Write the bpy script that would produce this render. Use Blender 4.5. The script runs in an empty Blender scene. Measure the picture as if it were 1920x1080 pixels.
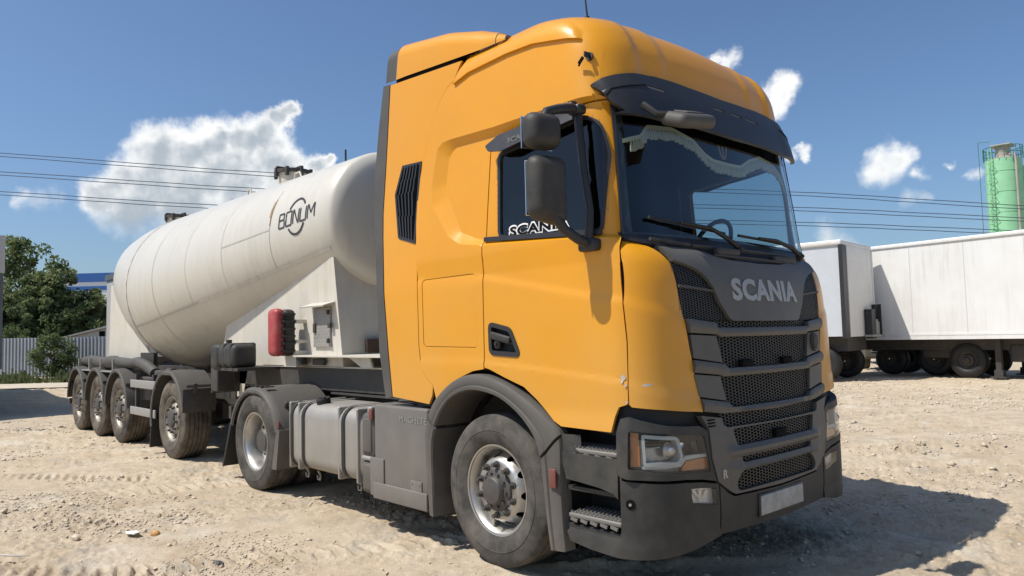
import bpy, bmesh, math, random
import numpy as np
from mathutils import Vector, Matrix, noise as mnoise
from mathutils.geometry import delaunay_2d_cdt
R = math.radians
C = bpy.context.scene.collection
random.seed(7); rng = np.random.default_rng(7)

# ---------------------------------------------------------------- camera, light, exposure
CAM = Vector((3.807, -4.470, 1.527))
YAW, PITCH, ROLL, FPX = R(137.556), R(3.677), R(-1.40), 1390.0
FW = Vector((math.cos(YAW)*math.cos(PITCH), math.sin(YAW)*math.cos(PITCH), math.sin(PITCH)))
_r = Vector((math.sin(YAW), -math.cos(YAW), 0)); _u = _r.cross(FW)
RT = _r*math.cos(ROLL) + _u*math.sin(ROLL); UP = -_r*math.sin(ROLL) + _u*math.cos(ROLL)
cam = bpy.data.cameras.new('camera'); cam.sensor_width = 36; cam.lens = 36*FPX/1920
cam.clip_start = .05; cam.clip_end = 3000
co = bpy.data.objects.new('camera', cam); C.objects.link(co)
M4 = Matrix((RT, UP, -FW)).transposed().to_4x4(); M4.translation = CAM
co.matrix_world = M4
bpy.context.scene.camera = co
SUN_TO = Vector((-1.0, -2.1, 3.55)).normalized()
SUN_EL = math.asin(SUN_TO.z); SUN_AZ = math.atan2(SUN_TO.x, SUN_TO.y)   # from +Y towards +X
sl = bpy.data.lights.new('sun', 'SUN'); sl.energy = 4.2; sl.angle = R(.53); sl.color = (1, .945, .86)
so = bpy.data.objects.new('sun', sl); C.objects.link(so)
so.rotation_euler = (-SUN_TO).to_track_quat('-Z', 'Y').to_euler(); so.location = (-10, -21, 35)
sc = bpy.context.scene
sc.view_settings.view_transform = 'Standard'; sc.view_settings.look = 'None'
sc.view_settings.exposure = 0.30; sc.view_settings.gamma = 1; sc.view_settings.use_curve_mapping = False
sc.cycles.max_bounces = 8; sc.cycles.transparent_max_bounces = 16
try: sc.cycles.use_denoising = True
except Exception: pass

def pxdir(x, y):
    return (FW*FPX + RT*(x-960) - UP*(y-540)).normalized()

W = bpy.data.worlds.new('World'); sc.world = W; W.use_nodes = True
nt = W.node_tree; nt.nodes.clear()
def WN(t, **k):
    n = nt.nodes.new(t)
    for a, b in k.items(): setattr(n, a, b)
    return n
def wl(a, b): nt.links.new(a, b)
def wmath(op, a, b=None, c=None, clamp=False):
    n = WN('ShaderNodeMath', operation=op, use_clamp=clamp)
    for i, v in enumerate((a, b, c)):
        if v is None: continue
        if isinstance(v, (int, float)): n.inputs[i].default_value = v
        else: wl(v, n.inputs[i])
    return n.outputs[0]
def wvec(op, a, b=None):
    n = WN('ShaderNodeVectorMath', operation=op)
    for i, v in enumerate((a, b)):
        if v is None: continue
        if isinstance(v, (tuple, list, Vector)): n.inputs[i].default_value = tuple(v)
        else: wl(v, n.inputs[i])
    return n.outputs['Value'] if op in ('DISTANCE', 'LENGTH', 'DOT_PRODUCT') else n.outputs[0]
sky = WN('ShaderNodeTexSky', sky_type='NISHITA', sun_disc=False, sun_elevation=SUN_EL, sun_rotation=SUN_AZ,
         altitude=150, air_density=1.0, dust_density=1.7, ozone_density=2.2)
gen = WN('ShaderNodeTexCoord').outputs['Generated']
dirv = wvec('NORMALIZE', gen)
# cumulus clouds: puffs at fixed directions of the sky, edges broken up by noise
PUFFS = [(300,300,66),(345,285,58),(405,268,52),(462,268,52),(505,262,46),(530,228,30),(541,208,22),(252,345,58),(330,352,90),(430,335,88),(520,315,62),
         (215,372,52),(180,374,34),(590,308,34),(288,424,26),(618,300,22),(250,385,60),
         (1463,165,34),(1478,152,24),(1456,190,30),(1366,112,24),(1348,108,12),(1505,288,14),(1478,292,16),
         (1662,312,38),(1690,300,30),(1640,324,32),(1730,326,14),(1548,438,34),(1580,452,26),(1705,380,22),(1684,384,18),(1728,378,14),(1776,304,10),(1822,328,16),(1808,336,12),(78,378,22),(100,376,18),(52,376,16)]
THIN = {(1705,380,22),(1684,384,18),(1728,378,14),(1776,304,10),(1822,328,16),(1808,336,12),(78,378,22),(100,376,18),(52,376,16),(288,424,26),(1730,326,14)}
nz1 = WN('ShaderNodeTexNoise'); nz1.inputs['Scale'].default_value = 17; nz1.inputs['Detail'].default_value = 8; nz1.inputs['Roughness'].default_value = .60
wl(dirv, nz1.inputs['Vector'])
off = WN('ShaderNodeVectorMath', operation='MULTIPLY_ADD'); wl(nz1.outputs['Color'], off.inputs[0])
off.inputs[1].default_value = (.056,)*3; off.inputs[2].default_value = (-.028,)*3
wdir = wvec('ADD', dirv, off.outputs[0])
fld = None; 
for (x, y, r) in PUFFS:
    d = wvec('DISTANCE', wdir, pxdir(x, y)); rr = r/FPX*1.08
    k = .40 if (x, y, r) in THIN else (1.0 if x < 700 else .60)
    v = wmath('MULTIPLY_ADD', d, -k/rr, k)
    fld = v if fld is None else wmath('SMOOTH_MAX', fld, v, .18)
nz2 = WN('ShaderNodeTexNoise'); nz2.inputs['Scale'].default_value = 48; nz2.inputs['Detail'].default_value = 4.5; nz2.inputs['Roughness'].default_value = .58
wl(dirv, nz2.inputs['Vector'])
f2 = wmath('MULTIPLY_ADD', wmath('SUBTRACT', nz2.outputs['Fac'], .5), .36, fld)
def smst(v, a, b):
    n = WN('ShaderNodeMapRange', interpolation_type='SMOOTHSTEP'); wl(v, n.inputs[0])
    for i, x in ((1, a), (2, b)):
        if isinstance(x, (int, float)): n.inputs[i].default_value = x
        else: wl(x, n.inputs[i])
    return n.outputs[0]
elev = WN('ShaderNodeSeparateXYZ'); wl(dirv, elev.inputs[0])
lowc = smst(elev.outputs['Z'], .215, .115)                    # bases melt into the haze
dens = smst(f2, .02, wmath('MULTIPLY_ADD', lowc, .40, .44))
# sunlit and shaded sides of the billows: the billow noise compared with itself a step towards the sun
sund = (UP*.75-RT*.55).normalized()*.016
def bill(v, sc, det):
    n = WN('ShaderNodeTexNoise'); n.inputs['Scale'].default_value = sc; n.inputs['Detail'].default_value = det; n.inputs['Roughness'].default_value = .52; wl(v, n.inputs['Vector']); return n.outputs['Fac']
emb = wmath('SUBTRACT', bill(wvec('ADD', dirv, sund), 17, 4), bill(dirv, 17, 4))
shade = wmath('ADD', wmath('MULTIPLY', emb, 2.0), wmath('ADD', wmath('MULTIPLY', smst(f2, .12, .75), .70), wmath('MULTIPLY', lowc, .35)))
big = smst(wvec('DISTANCE', dirv, pxdir(400, 320)), .27, .17)
sh = wmath('MULTIPLY', smst(shade, .05, 1.0), wmath('MULTIPLY_ADD', big, .50, .50))
ccol = WN('ShaderNodeMix', data_type='RGBA'); wl(sh, ccol.inputs['Factor'])
ccol.inputs['A'].default_value = (10.0, 9.95, 9.7, 1); ccol.inputs['B'].default_value = (4.1, 4.6, 5.05, 1)
tint = WN('ShaderNodeMix', data_type='RGBA', blend_type='MULTIPLY'); tint.inputs['Factor'].default_value = 1
wl(sky.outputs[0], tint.inputs['A']); tint.inputs['B'].default_value = (.82, .96, 1.10, 1)
cm = WN('ShaderNodeMix', data_type='RGBA')
wl(wmath('MULTIPLY', dens, .93), cm.inputs['Factor']); wl(tint.outputs['Result'], cm.inputs['A']); wl(ccol.outputs['Result'], cm.inputs['B'])
bg = WN('ShaderNodeBackground'); bg.inputs['Strength'].default_value = .093
wl(cm.outputs['Result'], bg.inputs['Color'])
wo = WN('ShaderNodeOutputWorld'); wl(bg.outputs[0], wo.inputs['Surface'])

# ---------------------------------------------------------------- materials
def mat(name, col, rough=.5, metal=0.0, coat=0.0, spec=.5, var=0.0, vscale=4.0, dust=0.0, dcol=(.40,.32,.22), dscale=3.0, bump=0.0, bscale=60.0, low=None, rust=0.0, streak=0.0):
    m = bpy.data.materials.new(name); m.use_nodes = True; t = m.node_tree; b = t.nodes['Principled BSDF']
    b.inputs['Roughness'].default_value = rough; b.inputs['Metallic'].default_value = metal
    b.inputs['Coat Weight'].default_value = coat; b.inputs['Coat Roughness'].default_value = .12
    b.inputs['Specular IOR Level'].default_value = spec
    N = lambda ty, **k: (lambda n: ([setattr(n, a, v) for a, v in k.items()], n)[1])(t.nodes.new(ty))
    L = t.links.new
    pos = N('ShaderNodeNewGeometry').outputs['Position']
    def nz(scale, det=5, ro=.6):
        n = N('ShaderNodeTexNoise'); n.inputs['Scale'].default_value = scale; n.inputs['Detail'].default_value = det; n.inputs['Roughness'].default_value = ro
        L(pos, n.inputs['Vector']); return n.outputs['Fac']
    def ramp(v, a, bb):
        n = N('ShaderNodeMapRange'); n.clamp = True; L(v, n.inputs[0]); n.inputs[1].default_value = a; n.inputs[2].default_value = bb; return n.outputs[0]
    def mix(f, a, bcol):
        n = N('ShaderNodeMix', data_type='RGBA')
        if isinstance(f, float): n.inputs['Factor'].default_value = f
        else: L(f, n.inputs['Factor'])
        for key, v in (('A', a), ('B', bcol)):
            if isinstance(v, tuple): n.inputs[key].default_value = (*v, 1) if len(v) == 3 else v
            else: L(v, n.inputs[key])
        return n.outputs['Result']
    def mul(a, bb):
        n = N('ShaderNodeMath', operation='MULTIPLY')
        for i, v in enumerate((a, bb)):
            if isinstance(v, (int, float)): n.inputs[i].default_value = v
            else: L(v, n.inputs[i])
        return n.outputs[0]
    c = tuple(col)
    if var: c = mix(ramp(nz(vscale), .3, .7), tuple(x*(1-var) for x in col), tuple(min(1, x*(1+var)) for x in col))
    if dust:
        f = mul(ramp(nz(dscale, 8, .65), .35, .75), dust)
        if low is not None:      # road dust thrown up from the ground: more of it low down
            s = N('ShaderNodeSeparateXYZ'); L(pos, s.inputs[0])
            g = ramp(s.outputs['Z'], low[1], low[0]); g2 = N('ShaderNodeMath', operation='MULTIPLY_ADD'); g2.use_clamp = True
            L(g, g2.inputs[0]); L(ramp(nz(dscale*.7, 8, .7), .2, .8), g2.inputs[1]); L(mul(f, .35), g2.inputs[2])
            f = mul(g2.outputs[0], dust)
        c = mix(f, c, dcol)
        rr = N('ShaderNodeMix', data_type='FLOAT'); L(f, rr.inputs['Factor']); rr.inputs['A'].default_value = rough; rr.inputs['B'].default_value = .9
        L(rr.outputs['Result'], b.inputs['Roughness'])
    if streak:                   # rain-washed dirt runs
        vm = N('ShaderNodeVectorMath', operation='MULTIPLY'); L(pos, vm.inputs[0]); vm.inputs[1].default_value = (9, 9, .55)
        sn = N('ShaderNodeTexNoise'); sn.inputs['Scale'].default_value = 1; sn.inputs['Detail'].default_value = 6; sn.inputs['Roughness'].default_value = .65; L(vm.outputs[0], sn.inputs['Vector'])
        c = mix(mul(mul(ramp(sn.outputs['Fac'], .46, .72), ramp(nz(.9, 4), .35, .65)), streak), c, tuple(x*.55 for x in dcol))
    if rust:
        f = mul(ramp(nz(2.2, 9, .75), .66, .74), rust); c = mix(f, c, (.22, .10, .04))
    if isinstance(c, tuple): b.inputs['Base Color'].default_value = (*c, 1)
    else: L(c, b.inputs['Base Color'])
    if bump:
        bn = N('ShaderNodeBump'); bn.inputs['Strength'].default_value = bump; bn.inputs['Distance'].default_value = .01
        L(nz(bscale), bn.inputs['Height']); L(bn.outputs[0], b.inputs['Normal'])
    return m
MT = dict(
 yellow=mat('yellow_paint', (.67,.285,.003), .36, coat=.38, spec=.35, var=.03, vscale=1.5, dust=.55, dcol=(.40,.285,.12), dscale=2.2, low=(.9,1.9)),
 yellowtop=mat('yellow_roof_paint', (.67,.285,.004), .42, coat=.15, spec=.35, var=.04, vscale=3, dust=.30, dcol=(.30,.20,.09), dscale=9),
 grey=mat('grey_grille_paint', (.092,.088,.082), .46, spec=.4, var=.06, dust=.22, dcol=(.22,.19,.15), dscale=7),
 plastic=mat('dark_grey_plastic', (.029,.029,.029), .52, spec=.35, var=.2, vscale=2.5, dust=.38, dcol=(.12,.11,.09), dscale=6, bump=.12, bscale=350),
 fender=mat('dusty_grey_plastic', (.073,.070,.066), .6, spec=.3, var=.08, dust=.5, dcol=(.24,.205,.16), dscale=5, bump=.1, bscale=250, low=(.2,1.3)),
 visor=mat('black_plastic', (.022,.023,.027), .40, spec=.4, dust=.10, dcol=(.10,.09,.08), dscale=14),
 black=mat('black', (.012,.012,.012), .6), seam=mat('black_seal', (.006,.006,.006), .8, spec=.1),
 dark=mat('dark_steel', (.035,.033,.031), .6, dust=.4, dcol=(.12,.10,.08), dscale=8),
 mesh=mat('black_mesh', (.020,.020,.020), .45, dust=.3, dcol=(.07,.062,.05), dscale=10),
 skirt=mat('grey_skirt', (.135,.128,.118), .62, spec=.3, var=.12, streak=.4, dust=.4, dcol=(.26,.225,.18), dscale=4, low=(.2,1.2)),
 tyre=mat('tyre_rubber', (.045,.043,.040), .8, spec=.2, var=.15, dust=.65, dcol=(.185,.165,.14), dscale=7, bump=.25, bscale=60),
 tyredirt=mat('muddy_tyre_rubber', (.045,.042,.038), .85, spec=.15, dust=.95, dcol=(.215,.18,.14), dscale=5, bump=.3, bscale=50),
 alu=mat('brushed_alloy', (.50,.49,.47), .36, metal=.9, dust=.45, dcol=(.30,.26,.2), dscale=9),
 rimg=mat('dusty_rim', (.30,.28,.25), .45, metal=.6, dust=.6, dcol=(.20,.165,.13), dscale=9),
 hub=mat('dark_hub', (.09,.085,.08), .5, metal=.5, dust=.5, dcol=(.14,.13,.115), dscale=16),
 tankalu=mat('dull_aluminium', (.34,.325,.30), .48, metal=.4, var=.10, streak=.3, dust=.6, dcol=(.30,.26,.20), dscale=4, low=(.2,1.2)),
 white=mat('tank_white', (.565,.54,.475), .36, coat=.1, var=.03, vscale=.8, dust=.42, dcol=(.50,.44,.34), dscale=1.6, low=(1.0,2.6), streak=.28),
 cream=mat('cream_paint', (.57,.54,.475), .5, var=.05, streak=.35, dust=.4, dcol=(.48,.41,.30), dscale=5),
 rustw=mat('rust_streak', (.30,.20,.11), .8, var=.4, vscale=20),
 stepm=mat('step_grating', (.17,.165,.155), .55, metal=.3, dust=.4, dcol=(.2,.17,.14), dscale=14),
 steelg=mat('galvanised', (.34,.335,.32), .5, metal=.4, dust=.4, dcol=(.3,.26,.2), dscale=9),
 weld=mat('weld_bead', (.42,.395,.345), .6), reflect=mat('frosted_reflector', (.62,.61,.58), .3, metal=.3), guide=mat('lamp_guide', (.38,.40,.40), .25), housing=mat('lamp_housing_silver', (.38,.39,.40), .3, metal=.6),
 red=mat('red_plastic', (.34,.03,.035), .45, dust=.28, dcol=(.45,.26,.2), dscale=14),
 redl=mat('red_reflector', (.16,.035,.028), .4, dust=.4, dcol=(.14,.10,.08), dscale=20), amber=mat('amber_lens', (.36,.11,.02), .2, coat=.6),
 chrome=mat('chrome', (.82,.82,.82), .12, metal=1),
 letter=mat('silver_lettering', (.36,.35,.335), .42, metal=.25),
 lettergrey=mat('pale_grey_print', (.21,.205,.19), .7), printdim=mat('dim_print', (.12,.12,.12), .7), ink=mat('dark_print', (.028,.028,.03), .5),
 whitep=mat('white_print', (.8,.8,.8), .5), plate=mat('number_plate_white', (.34,.34,.325), .5, var=.25, vscale=14),
 cloth=mat('cream_fringe', (.52,.52,.42), .9), seat=mat('dark_interior', (.022,.024,.026), .8), dash=mat('dashboard_plastic', (.028,.028,.03), .6),
 liner=mat('arch_liner', (.018,.017,.016), .85, dust=.5, dcol=(.05,.042,.034), dscale=12),
 vanw=mat('van_white', (.72,.72,.70), .4, var=.02, streak=.28, vscale=1, dust=.25, dcol=(.5,.46,.38), dscale=1.5),
 vangrey=mat('van_curtain_grey', (.50,.53,.56), .55, var=.04), vandark=mat('van_curtain_dark', (.09,.10,.11), .6, var=.1),
 leadgrey=mat('lead_grey', (.42,.42,.41), .5), joint=mat('joint_grey', (.55,.55,.54), .5), cavity=mat('brown_cavity', (.05,.028,.02), .8), blue=mat('blue_cladding', (.02,.10,.34), .5), whiteclad=mat('white_cladding', (.62,.66,.70), .6),
 green=mat('silo_green', (.25,.56,.32), .5, var=.10, vscale=1.2, dust=.3, dcol=(.36,.52,.36), dscale=1.5),
 greend=mat('silo_dark_green', (.03,.16,.10), .6), concrete=mat('weathered_grey', (.36,.33,.29), .8, var=.15, vscale=2),
 fence=mat('fence_sheet', (.27,.30,.335), .5, metal=.2, var=.06, vscale=1.5, dust=.3, dcol=(.36,.33,.28), dscale=3),
 wire=mat('power_wire', (.05,.06,.09), .6), wood=mat('bark', (.10,.075,.05), .9, var=.3, vscale=8),
 shed=mat('shed_wall', (.50,.48,.43), .7), shedroof=mat('shed_roof', (.33,.32,.30), .7, var=.2),
)
def glass(name, col, refl=1.0):
    m = bpy.data.materials.new(name); m.use_nodes = True; t = m.node_tree; t.nodes.clear()
    o = t.nodes.new('ShaderNodeOutputMaterial'); mx = t.nodes.new('ShaderNodeMixShader'); tr = t.nodes.new('ShaderNodeBsdfTransparent'); g = t.nodes.new('ShaderNodeBsdfGlossy')
    lw = t.nodes.new('ShaderNodeLayerWeight'); lw.inputs['Blend'].default_value = .5
    pw = t.nodes.new('ShaderNodeMath'); pw.operation = 'POWER'; pw.inputs[1].default_value = 5; t.links.new(lw.outputs['Facing'], pw.inputs[0])
    mm = t.nodes.new('ShaderNodeMath'); mm.operation = 'MULTIPLY_ADD'; mm.inputs[1].default_value = .9*refl; mm.inputs[2].default_value = .045*refl; mm.use_clamp = True
    tr.inputs[0].default_value = (*col, 1); g.inputs['Roughness'].default_value = .03
    t.links.new(pw.outputs[0], mm.inputs[0]); t.links.new(mm.outputs[0], mx.inputs[0]); t.links.new(tr.outputs[0], mx.inputs[1]); t.links.new(g.outputs[0], mx.inputs[2]); t.links.new(mx.outputs[0], o.inputs[0])
    return m
MT['glass'] = glass('windscreen_glass', (.66,.73,.74), 1.9); MT['sideglass'] = glass('side_glass', (.62,.74,.74), 1.5); MT['lens'] = glass('lamp_lens', (.9,.92,.93), 1.3)

# ---------------------------------------------------------------- mesh helpers
class MB:
    def __init__(s): s.v = []; s.f = []
    def add(s, vs, fs):
        o = len(s.v); s.v += [tuple(p) for p in vs]; s.f += [tuple(i+o for i in f) for f in fs]; return s
    def box(s, c, d, rot=None):
        vs = [Vector((sx*d[0]/2, sy*d[1]/2, sz*d[2]/2)) for sx in (-1,1) for sy in (-1,1) for sz in (-1,1)]
        if rot is not None: vs = [rot @ v for v in vs]
        vs = [v+Vector(c) for v in vs]
        return s.add(vs, [(0,1,3,2),(4,6,7,5),(0,4,5,1),(2,3,7,6),(0,2,6,4),(1,5,7,3)])
    def b6(s, x0, x1, y0, y1, z0, z1): return s.box(((x0+x1)/2,(y0+y1)/2,(z0+z1)/2), (abs(x1-x0),abs(y1-y0),abs(z1-z0)))
    def rbox(s, c, d, bev=.03, seg=3, rot=None):
        bm = bmesh.new(); bmesh.ops.create_cube(bm, size=1); bmesh.ops.scale(bm, vec=d, verts=bm.verts)
        bmesh.ops.bevel(bm, geom=bm.edges[:], offset=min(bev, .49*min(d)), segments=seg, profile=.5, affect='EDGES')
        bm.verts.index_update(); vs = [v.co.copy() for v in bm.verts]
        if rot is not None: vs = [rot @ v for v in vs]
        s.add([v+Vector(c) for v in vs], [tuple(v.index for v in f.verts) for f in bm.faces]); bm.free(); return s
    def prism(s, poly, fn, d, bev=0):
        # poly: 2D outline, fn(a,b,t) -> point, extruded from t=0 to t=d, capped
        n = len(poly); vs = [fn(a, b, 0) for a, b in poly]+[fn(a, b, d) for a, b in poly]
        return s.add(vs, [tuple(range(n)), tuple(range(2*n-1, n-1, -1))]+[(i, i+n, (i+1) % n+n, (i+1) % n) for i in range(n)])
    def cyl(s, p0, p1, r0, seg=16, r1=None, caps=True):
        p0 = Vector(p0); p1 = Vector(p1); r1 = r0 if r1 is None else r1; ax = (p1-p0).normalized()
        a = ax.orthogonal().normalized(); b = ax.cross(a)
        vs = [p+(a*math.cos(t)+b*math.sin(t))*r for p, r in ((p0,r0),(p1,r1)) for t in [2*math.pi*i/seg for i in range(seg)]]
        fs = [(i, (i+1) % seg, (i+1) % seg+seg, i+seg) for i in range(seg)]
        if caps: fs += [tuple(range(seg-1, -1, -1)), tuple(range(seg, 2*seg))]
        return s.add(vs, fs)
    def tube(s, pts, r, seg=8, caps=True):
        pts = [Vector(p) for p in pts]; n = len(pts); rs = r if isinstance(r, (list, tuple)) else [r]*n
        prev = None; vs = []
        for i in range(n):
            d = (pts[min(i+1, n-1)]-pts[max(i-1, 0)]).normalized()
            a = d.orthogonal().normalized() if prev is None else (prev-d*prev.dot(d)).normalized()
            prev = a; b = d.cross(a)
            vs += [pts[i]+(a*math.cos(2*math.pi*k/seg)+b*math.sin(2*math.pi*k/seg))*rs[i] for k in range(seg)]
        fs = [(i*seg+k, i*seg+(k+1) % seg, (i+1)*seg+(k+1) % seg, (i+1)*seg+k) for i in range(n-1) for k in range(seg)]
        if caps: fs += [tuple(range(seg-1, -1, -1)), tuple(range((n-1)*seg, n*seg))]
        return s.add(vs, fs)
    def lathe(s, prof, c=(0,0,0), seg=64, rf=None):
        # profile of (y, r) about the Y axis through c
        n = len(prof); vs = []
        for k in range(seg):
            t = 2*math.pi*k/seg
            for j, (y, r) in enumerate(prof):
                rr = r if rf is None else rf(j, k, r)
                vs.append((c[0]+rr*math.cos(t), c[1]+y, c[2]+rr*math.sin(t)))
        fs = [(k*n+j, k*n+j+1, ((k+1) % seg)*n+j+1, ((k+1) % seg)*n+j) for k in range(seg) for j in range(n-1)]
        return s.add(vs, fs)
    def grid(s, fn, nu, nv, wrapu=False):
        vs = [fn(i/(nu if wrapu else nu-1), j/(nv-1)) for i in range(nu) for j in range(nv)]
        fs = [(i*nv+j, ((i+1) % nu)*nv+j, ((i+1) % nu)*nv+j+1, i*nv+j+1) for i in range(nu if wrapu else nu-1) for j in range(nv-1)]
        return s.add(vs, fs)
    def mirror_y(s):
        o = MB(); o.v = [(x, -y, z) for x, y, z in s.v]; o.f = [tuple(reversed(f)) for f in s.f]; return o
    def both(s):
        m = s.mirror_y(); s.add(m.v, m.f); return s
    def build(s, name, m, parent=None, ang=35, recalc=True):
        me = bpy.data.meshes.new(name); me.from_pydata(s.v, [], s.f)
        if recalc:
            bm = bmesh.new(); bm.from_mesh(me); bmesh.ops.recalc_face_normals(bm, faces=bm.faces); bm.to_mesh(me); bm.free()
        me.materials.append(MT[m] if isinstance(m, str) else m); me.update()
        if ang:
            me.shade_smooth(); me.set_sharp_from_angle(angle=R(ang))
        o = bpy.data.objects.new(name, me); C.objects.link(o)
        if parent is not None: attach(o, parent)
        return o
def split(mb, name, m, parent=None, ang=35, recalc=True):
    # one object per connected piece
    par = list(range(len(mb.v)))
    def find(i):
        while par[i] != i: par[i] = par[par[i]]; i = par[i]
        return i
    for f in mb.f:
        for i in f[1:]: par[find(i)] = find(f[0])
    groups = {}
    for f in mb.f: groups.setdefault(find(f[0]), []).append(f)
    out = []
    for fs in groups.values():
        ids = sorted({i for f in fs for i in f}); mp = {j: k for k, j in enumerate(ids)}; q = MB(); q.v = [mb.v[i] for i in ids]; q.f = [tuple(mp[i] for i in f) for f in fs]
        out.append(q.build(name, m, parent, ang, recalc))
    return out
def attach(o, parent):
    o.parent = parent; w = Vector((0,0,0)); q = parent
    while q is not None: w += q.location; q = q.parent
    o.location = -w
def tag(o, label=None, cat=None, group=None, kind=None):
    if label: o['label'] = label
    if cat: o['category'] = cat
    if group: o['group'] = group
    if kind: o['kind'] = kind
    return o
def empty(name, loc=(0,0,0), label=None, cat=None, group=None):
    o = bpy.data.objects.new(name, None); C.objects.link(o); o.location = loc; o.empty_display_size = .3
    return tag(o, label, cat, group)
def copy_tree(o, parent=None):
    c = o.copy(); C.objects.link(c)
    if parent is not None: c.parent = parent
    for ch in list(o.children): copy_tree(ch, c)
    return c

def inpoly(P, poly):
    x = P[:,0]; y = P[:,1]; ins = np.zeros(len(P), bool); n = len(poly)
    for i in range(n):
        x0, y0 = poly[i]; x1, y1 = poly[(i+1) % n]
        if y0 == y1: continue
        c = ((y0 > y) != (y1 > y)) & (x < (x1-x0)*(y-y0)/(y1-y0)+x0); ins ^= c
    return ins
def pdist(P, poly, closed=True):
    d = np.full(len(P), 1e9); n = len(poly)
    for i in range(n if closed else n-1):
        a = np.array(poly[i]); b = np.array(poly[(i+1) % n]); ab = b-a; L2 = max(1e-12, ab@ab)
        t = np.clip(((P-a)@ab)/L2, 0, 1); d = np.minimum(d, np.linalg.norm(P-(a+t[:,None]*ab), axis=1))
    return d
def dens(poly, res, closed=True):
    out = []; n = len(poly)
    for i in range(n if closed else n-1):
        a = poly[i]; b = poly[(i+1) % n]; k = max(1, int(math.ceil(math.dist(a, b)/res)))
        out += [(a[0]+(b[0]-a[0])*t/k, a[1]+(b[1]-a[1])*t/k) for t in range(k)]
    if not closed: out.append(poly[-1])
    return out
def rnd(poly, r, seg=4):
    # round the corners of a polygon
    out = []; n = len(poly)
    for i in range(n):
        p = Vector(poly[i]); a = Vector(poly[i-1])-p; b = Vector(poly[(i+1) % n])-p
        k = min(r, a.length*.45, b.length*.45); A = p+a.normalized()*k; B = p+b.normalized()*k
        for t in range(seg+1):
            u = t/seg; q = A*(1-u)**2+p*2*u*(1-u)+B*u*u; out.append((q.x, q.y))
    return out
def inset(poly, d):
    n = len(poly); ar = sum(poly[i][0]*poly[(i+1) % n][1]-poly[(i+1) % n][0]*poly[i][1] for i in range(n)); sg = 1 if ar > 0 else -1
    out = []
    for i in range(n):
        p = Vector(poly[i]); a = (p-Vector(poly[i-1])); b = (Vector(poly[(i+1) % n])-p)
        if a.length < 1e-6 or b.length < 1e-6: out.append(tuple(p)); continue
        a.normalize(); b.normalize(); na = Vector((-a.y, a.x))*sg; nb = Vector((-b.y, b.x))*sg
        m = na+nb; l = m.length
        m = na if l < 1e-3 else m/l
        out.append(tuple(p+m*min(d/max(.35, m.dot(na)), 3*d)))
    return out
def cdt(poly, holes=(), res=.03, lines=()):
    """triangulate a polygon with holes on a fine grid; returns points, triangles, ordered boundary loops"""
    pts = []; edges = []; loops = []
    for lp, closed in [(poly, True)]+[(h, True) for h in holes]+[(l, c) for l, c in lines]:
        q = dens(lp, res, closed); o = len(pts); pts += q; n = len(q)
        edges += [(o+i, o+(i+1) % n) for i in range(n if closed else n-1)]
    nb = len(pts); A = np.array(poly); x0, y0 = A.min(0); x1, y1 = A.max(0)
    gx, gy = np.meshgrid(np.arange(x0, x1, res), np.arange(y0, y1, res)); gx = gx+(np.arange(gx.shape[0]) % 2)[:,None]*res/2
    G = np.stack([gx.ravel(), gy.ravel()], 1); G = G[inpoly(G, poly)]
    for lp, closed in [(poly, True)]+[(h, True) for h in holes]+[(l, c) for l, c in lines]:
        if len(G): G = G[pdist(G, lp, closed) > res*.5]
    for h in holes:
        if len(G): G = G[~inpoly(G, h)]
    pts += [tuple(g) for g in G]
    V, E_, F, *_ = delaunay_2d_cdt([Vector(p) for p in pts], edges, [], 0, 1e-6)
    V = np.array([(v.x, v.y) for v in V]); F = [f for f in F if len(f) == 3]
    cen = np.array([V[list(f)].mean(0) for f in F]); ok = inpoly(cen, poly)
    for h in holes: ok &= ~inpoly(cen, h)
    F = [f for f, k in zip(F, ok) if k]
    cnt = {}
    for f in F:
        for i in range(3):
            e = (f[i], f[(i+1) % 3]); cnt[e] = 1
    bnd = [e for e in cnt if (e[1], e[0]) not in cnt]
    return V, F, bnd
def patch(mb, poly, fn, holes=(), res=.03, lines=(), thick=.015, back=False):
    """fn(array of 2D points) -> (points, normals); a skin with a turned-in rim of the given thickness"""
    V, F, bnd = cdt(poly, holes, res, lines); P, Nn = fn(V)
    used = sorted({i for f in F for i in f}); mp = {j: i for i, j in enumerate(used)}
    vs = [tuple(P[i]) for i in used]; fs = [tuple(mp[i] for i in f) for f in F]
    # orient along normals
    if fs:
        a, b, c_ = (Vector(vs[i]) for i in fs[len(fs)//2]); n = (b-a).cross(c_-a)
        if n.dot(Vector(Nn[used[fs[len(fs)//2][0]]])) < 0: fs = [tuple(reversed(f)) for f in fs]; bnd = [(b_, a_) for a_, b_ in bnd]
    o = len(mb.v); mb.v += vs; mb.f += [tuple(i+o for i in f) for f in fs]
    if thick:
        bv = sorted({i for e in bnd for i in e}); m1 = {}
        for i in bv:
            m1[i] = len(mb.v); mb.v.append(tuple(P[i])); mb.v.append(tuple(np.array(P[i])-np.array(Nn[i])*thick))
        for a, b in bnd: mb.f.append((m1[b], m1[a], m1[a]+1, m1[b]+1))
    return mb
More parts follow.
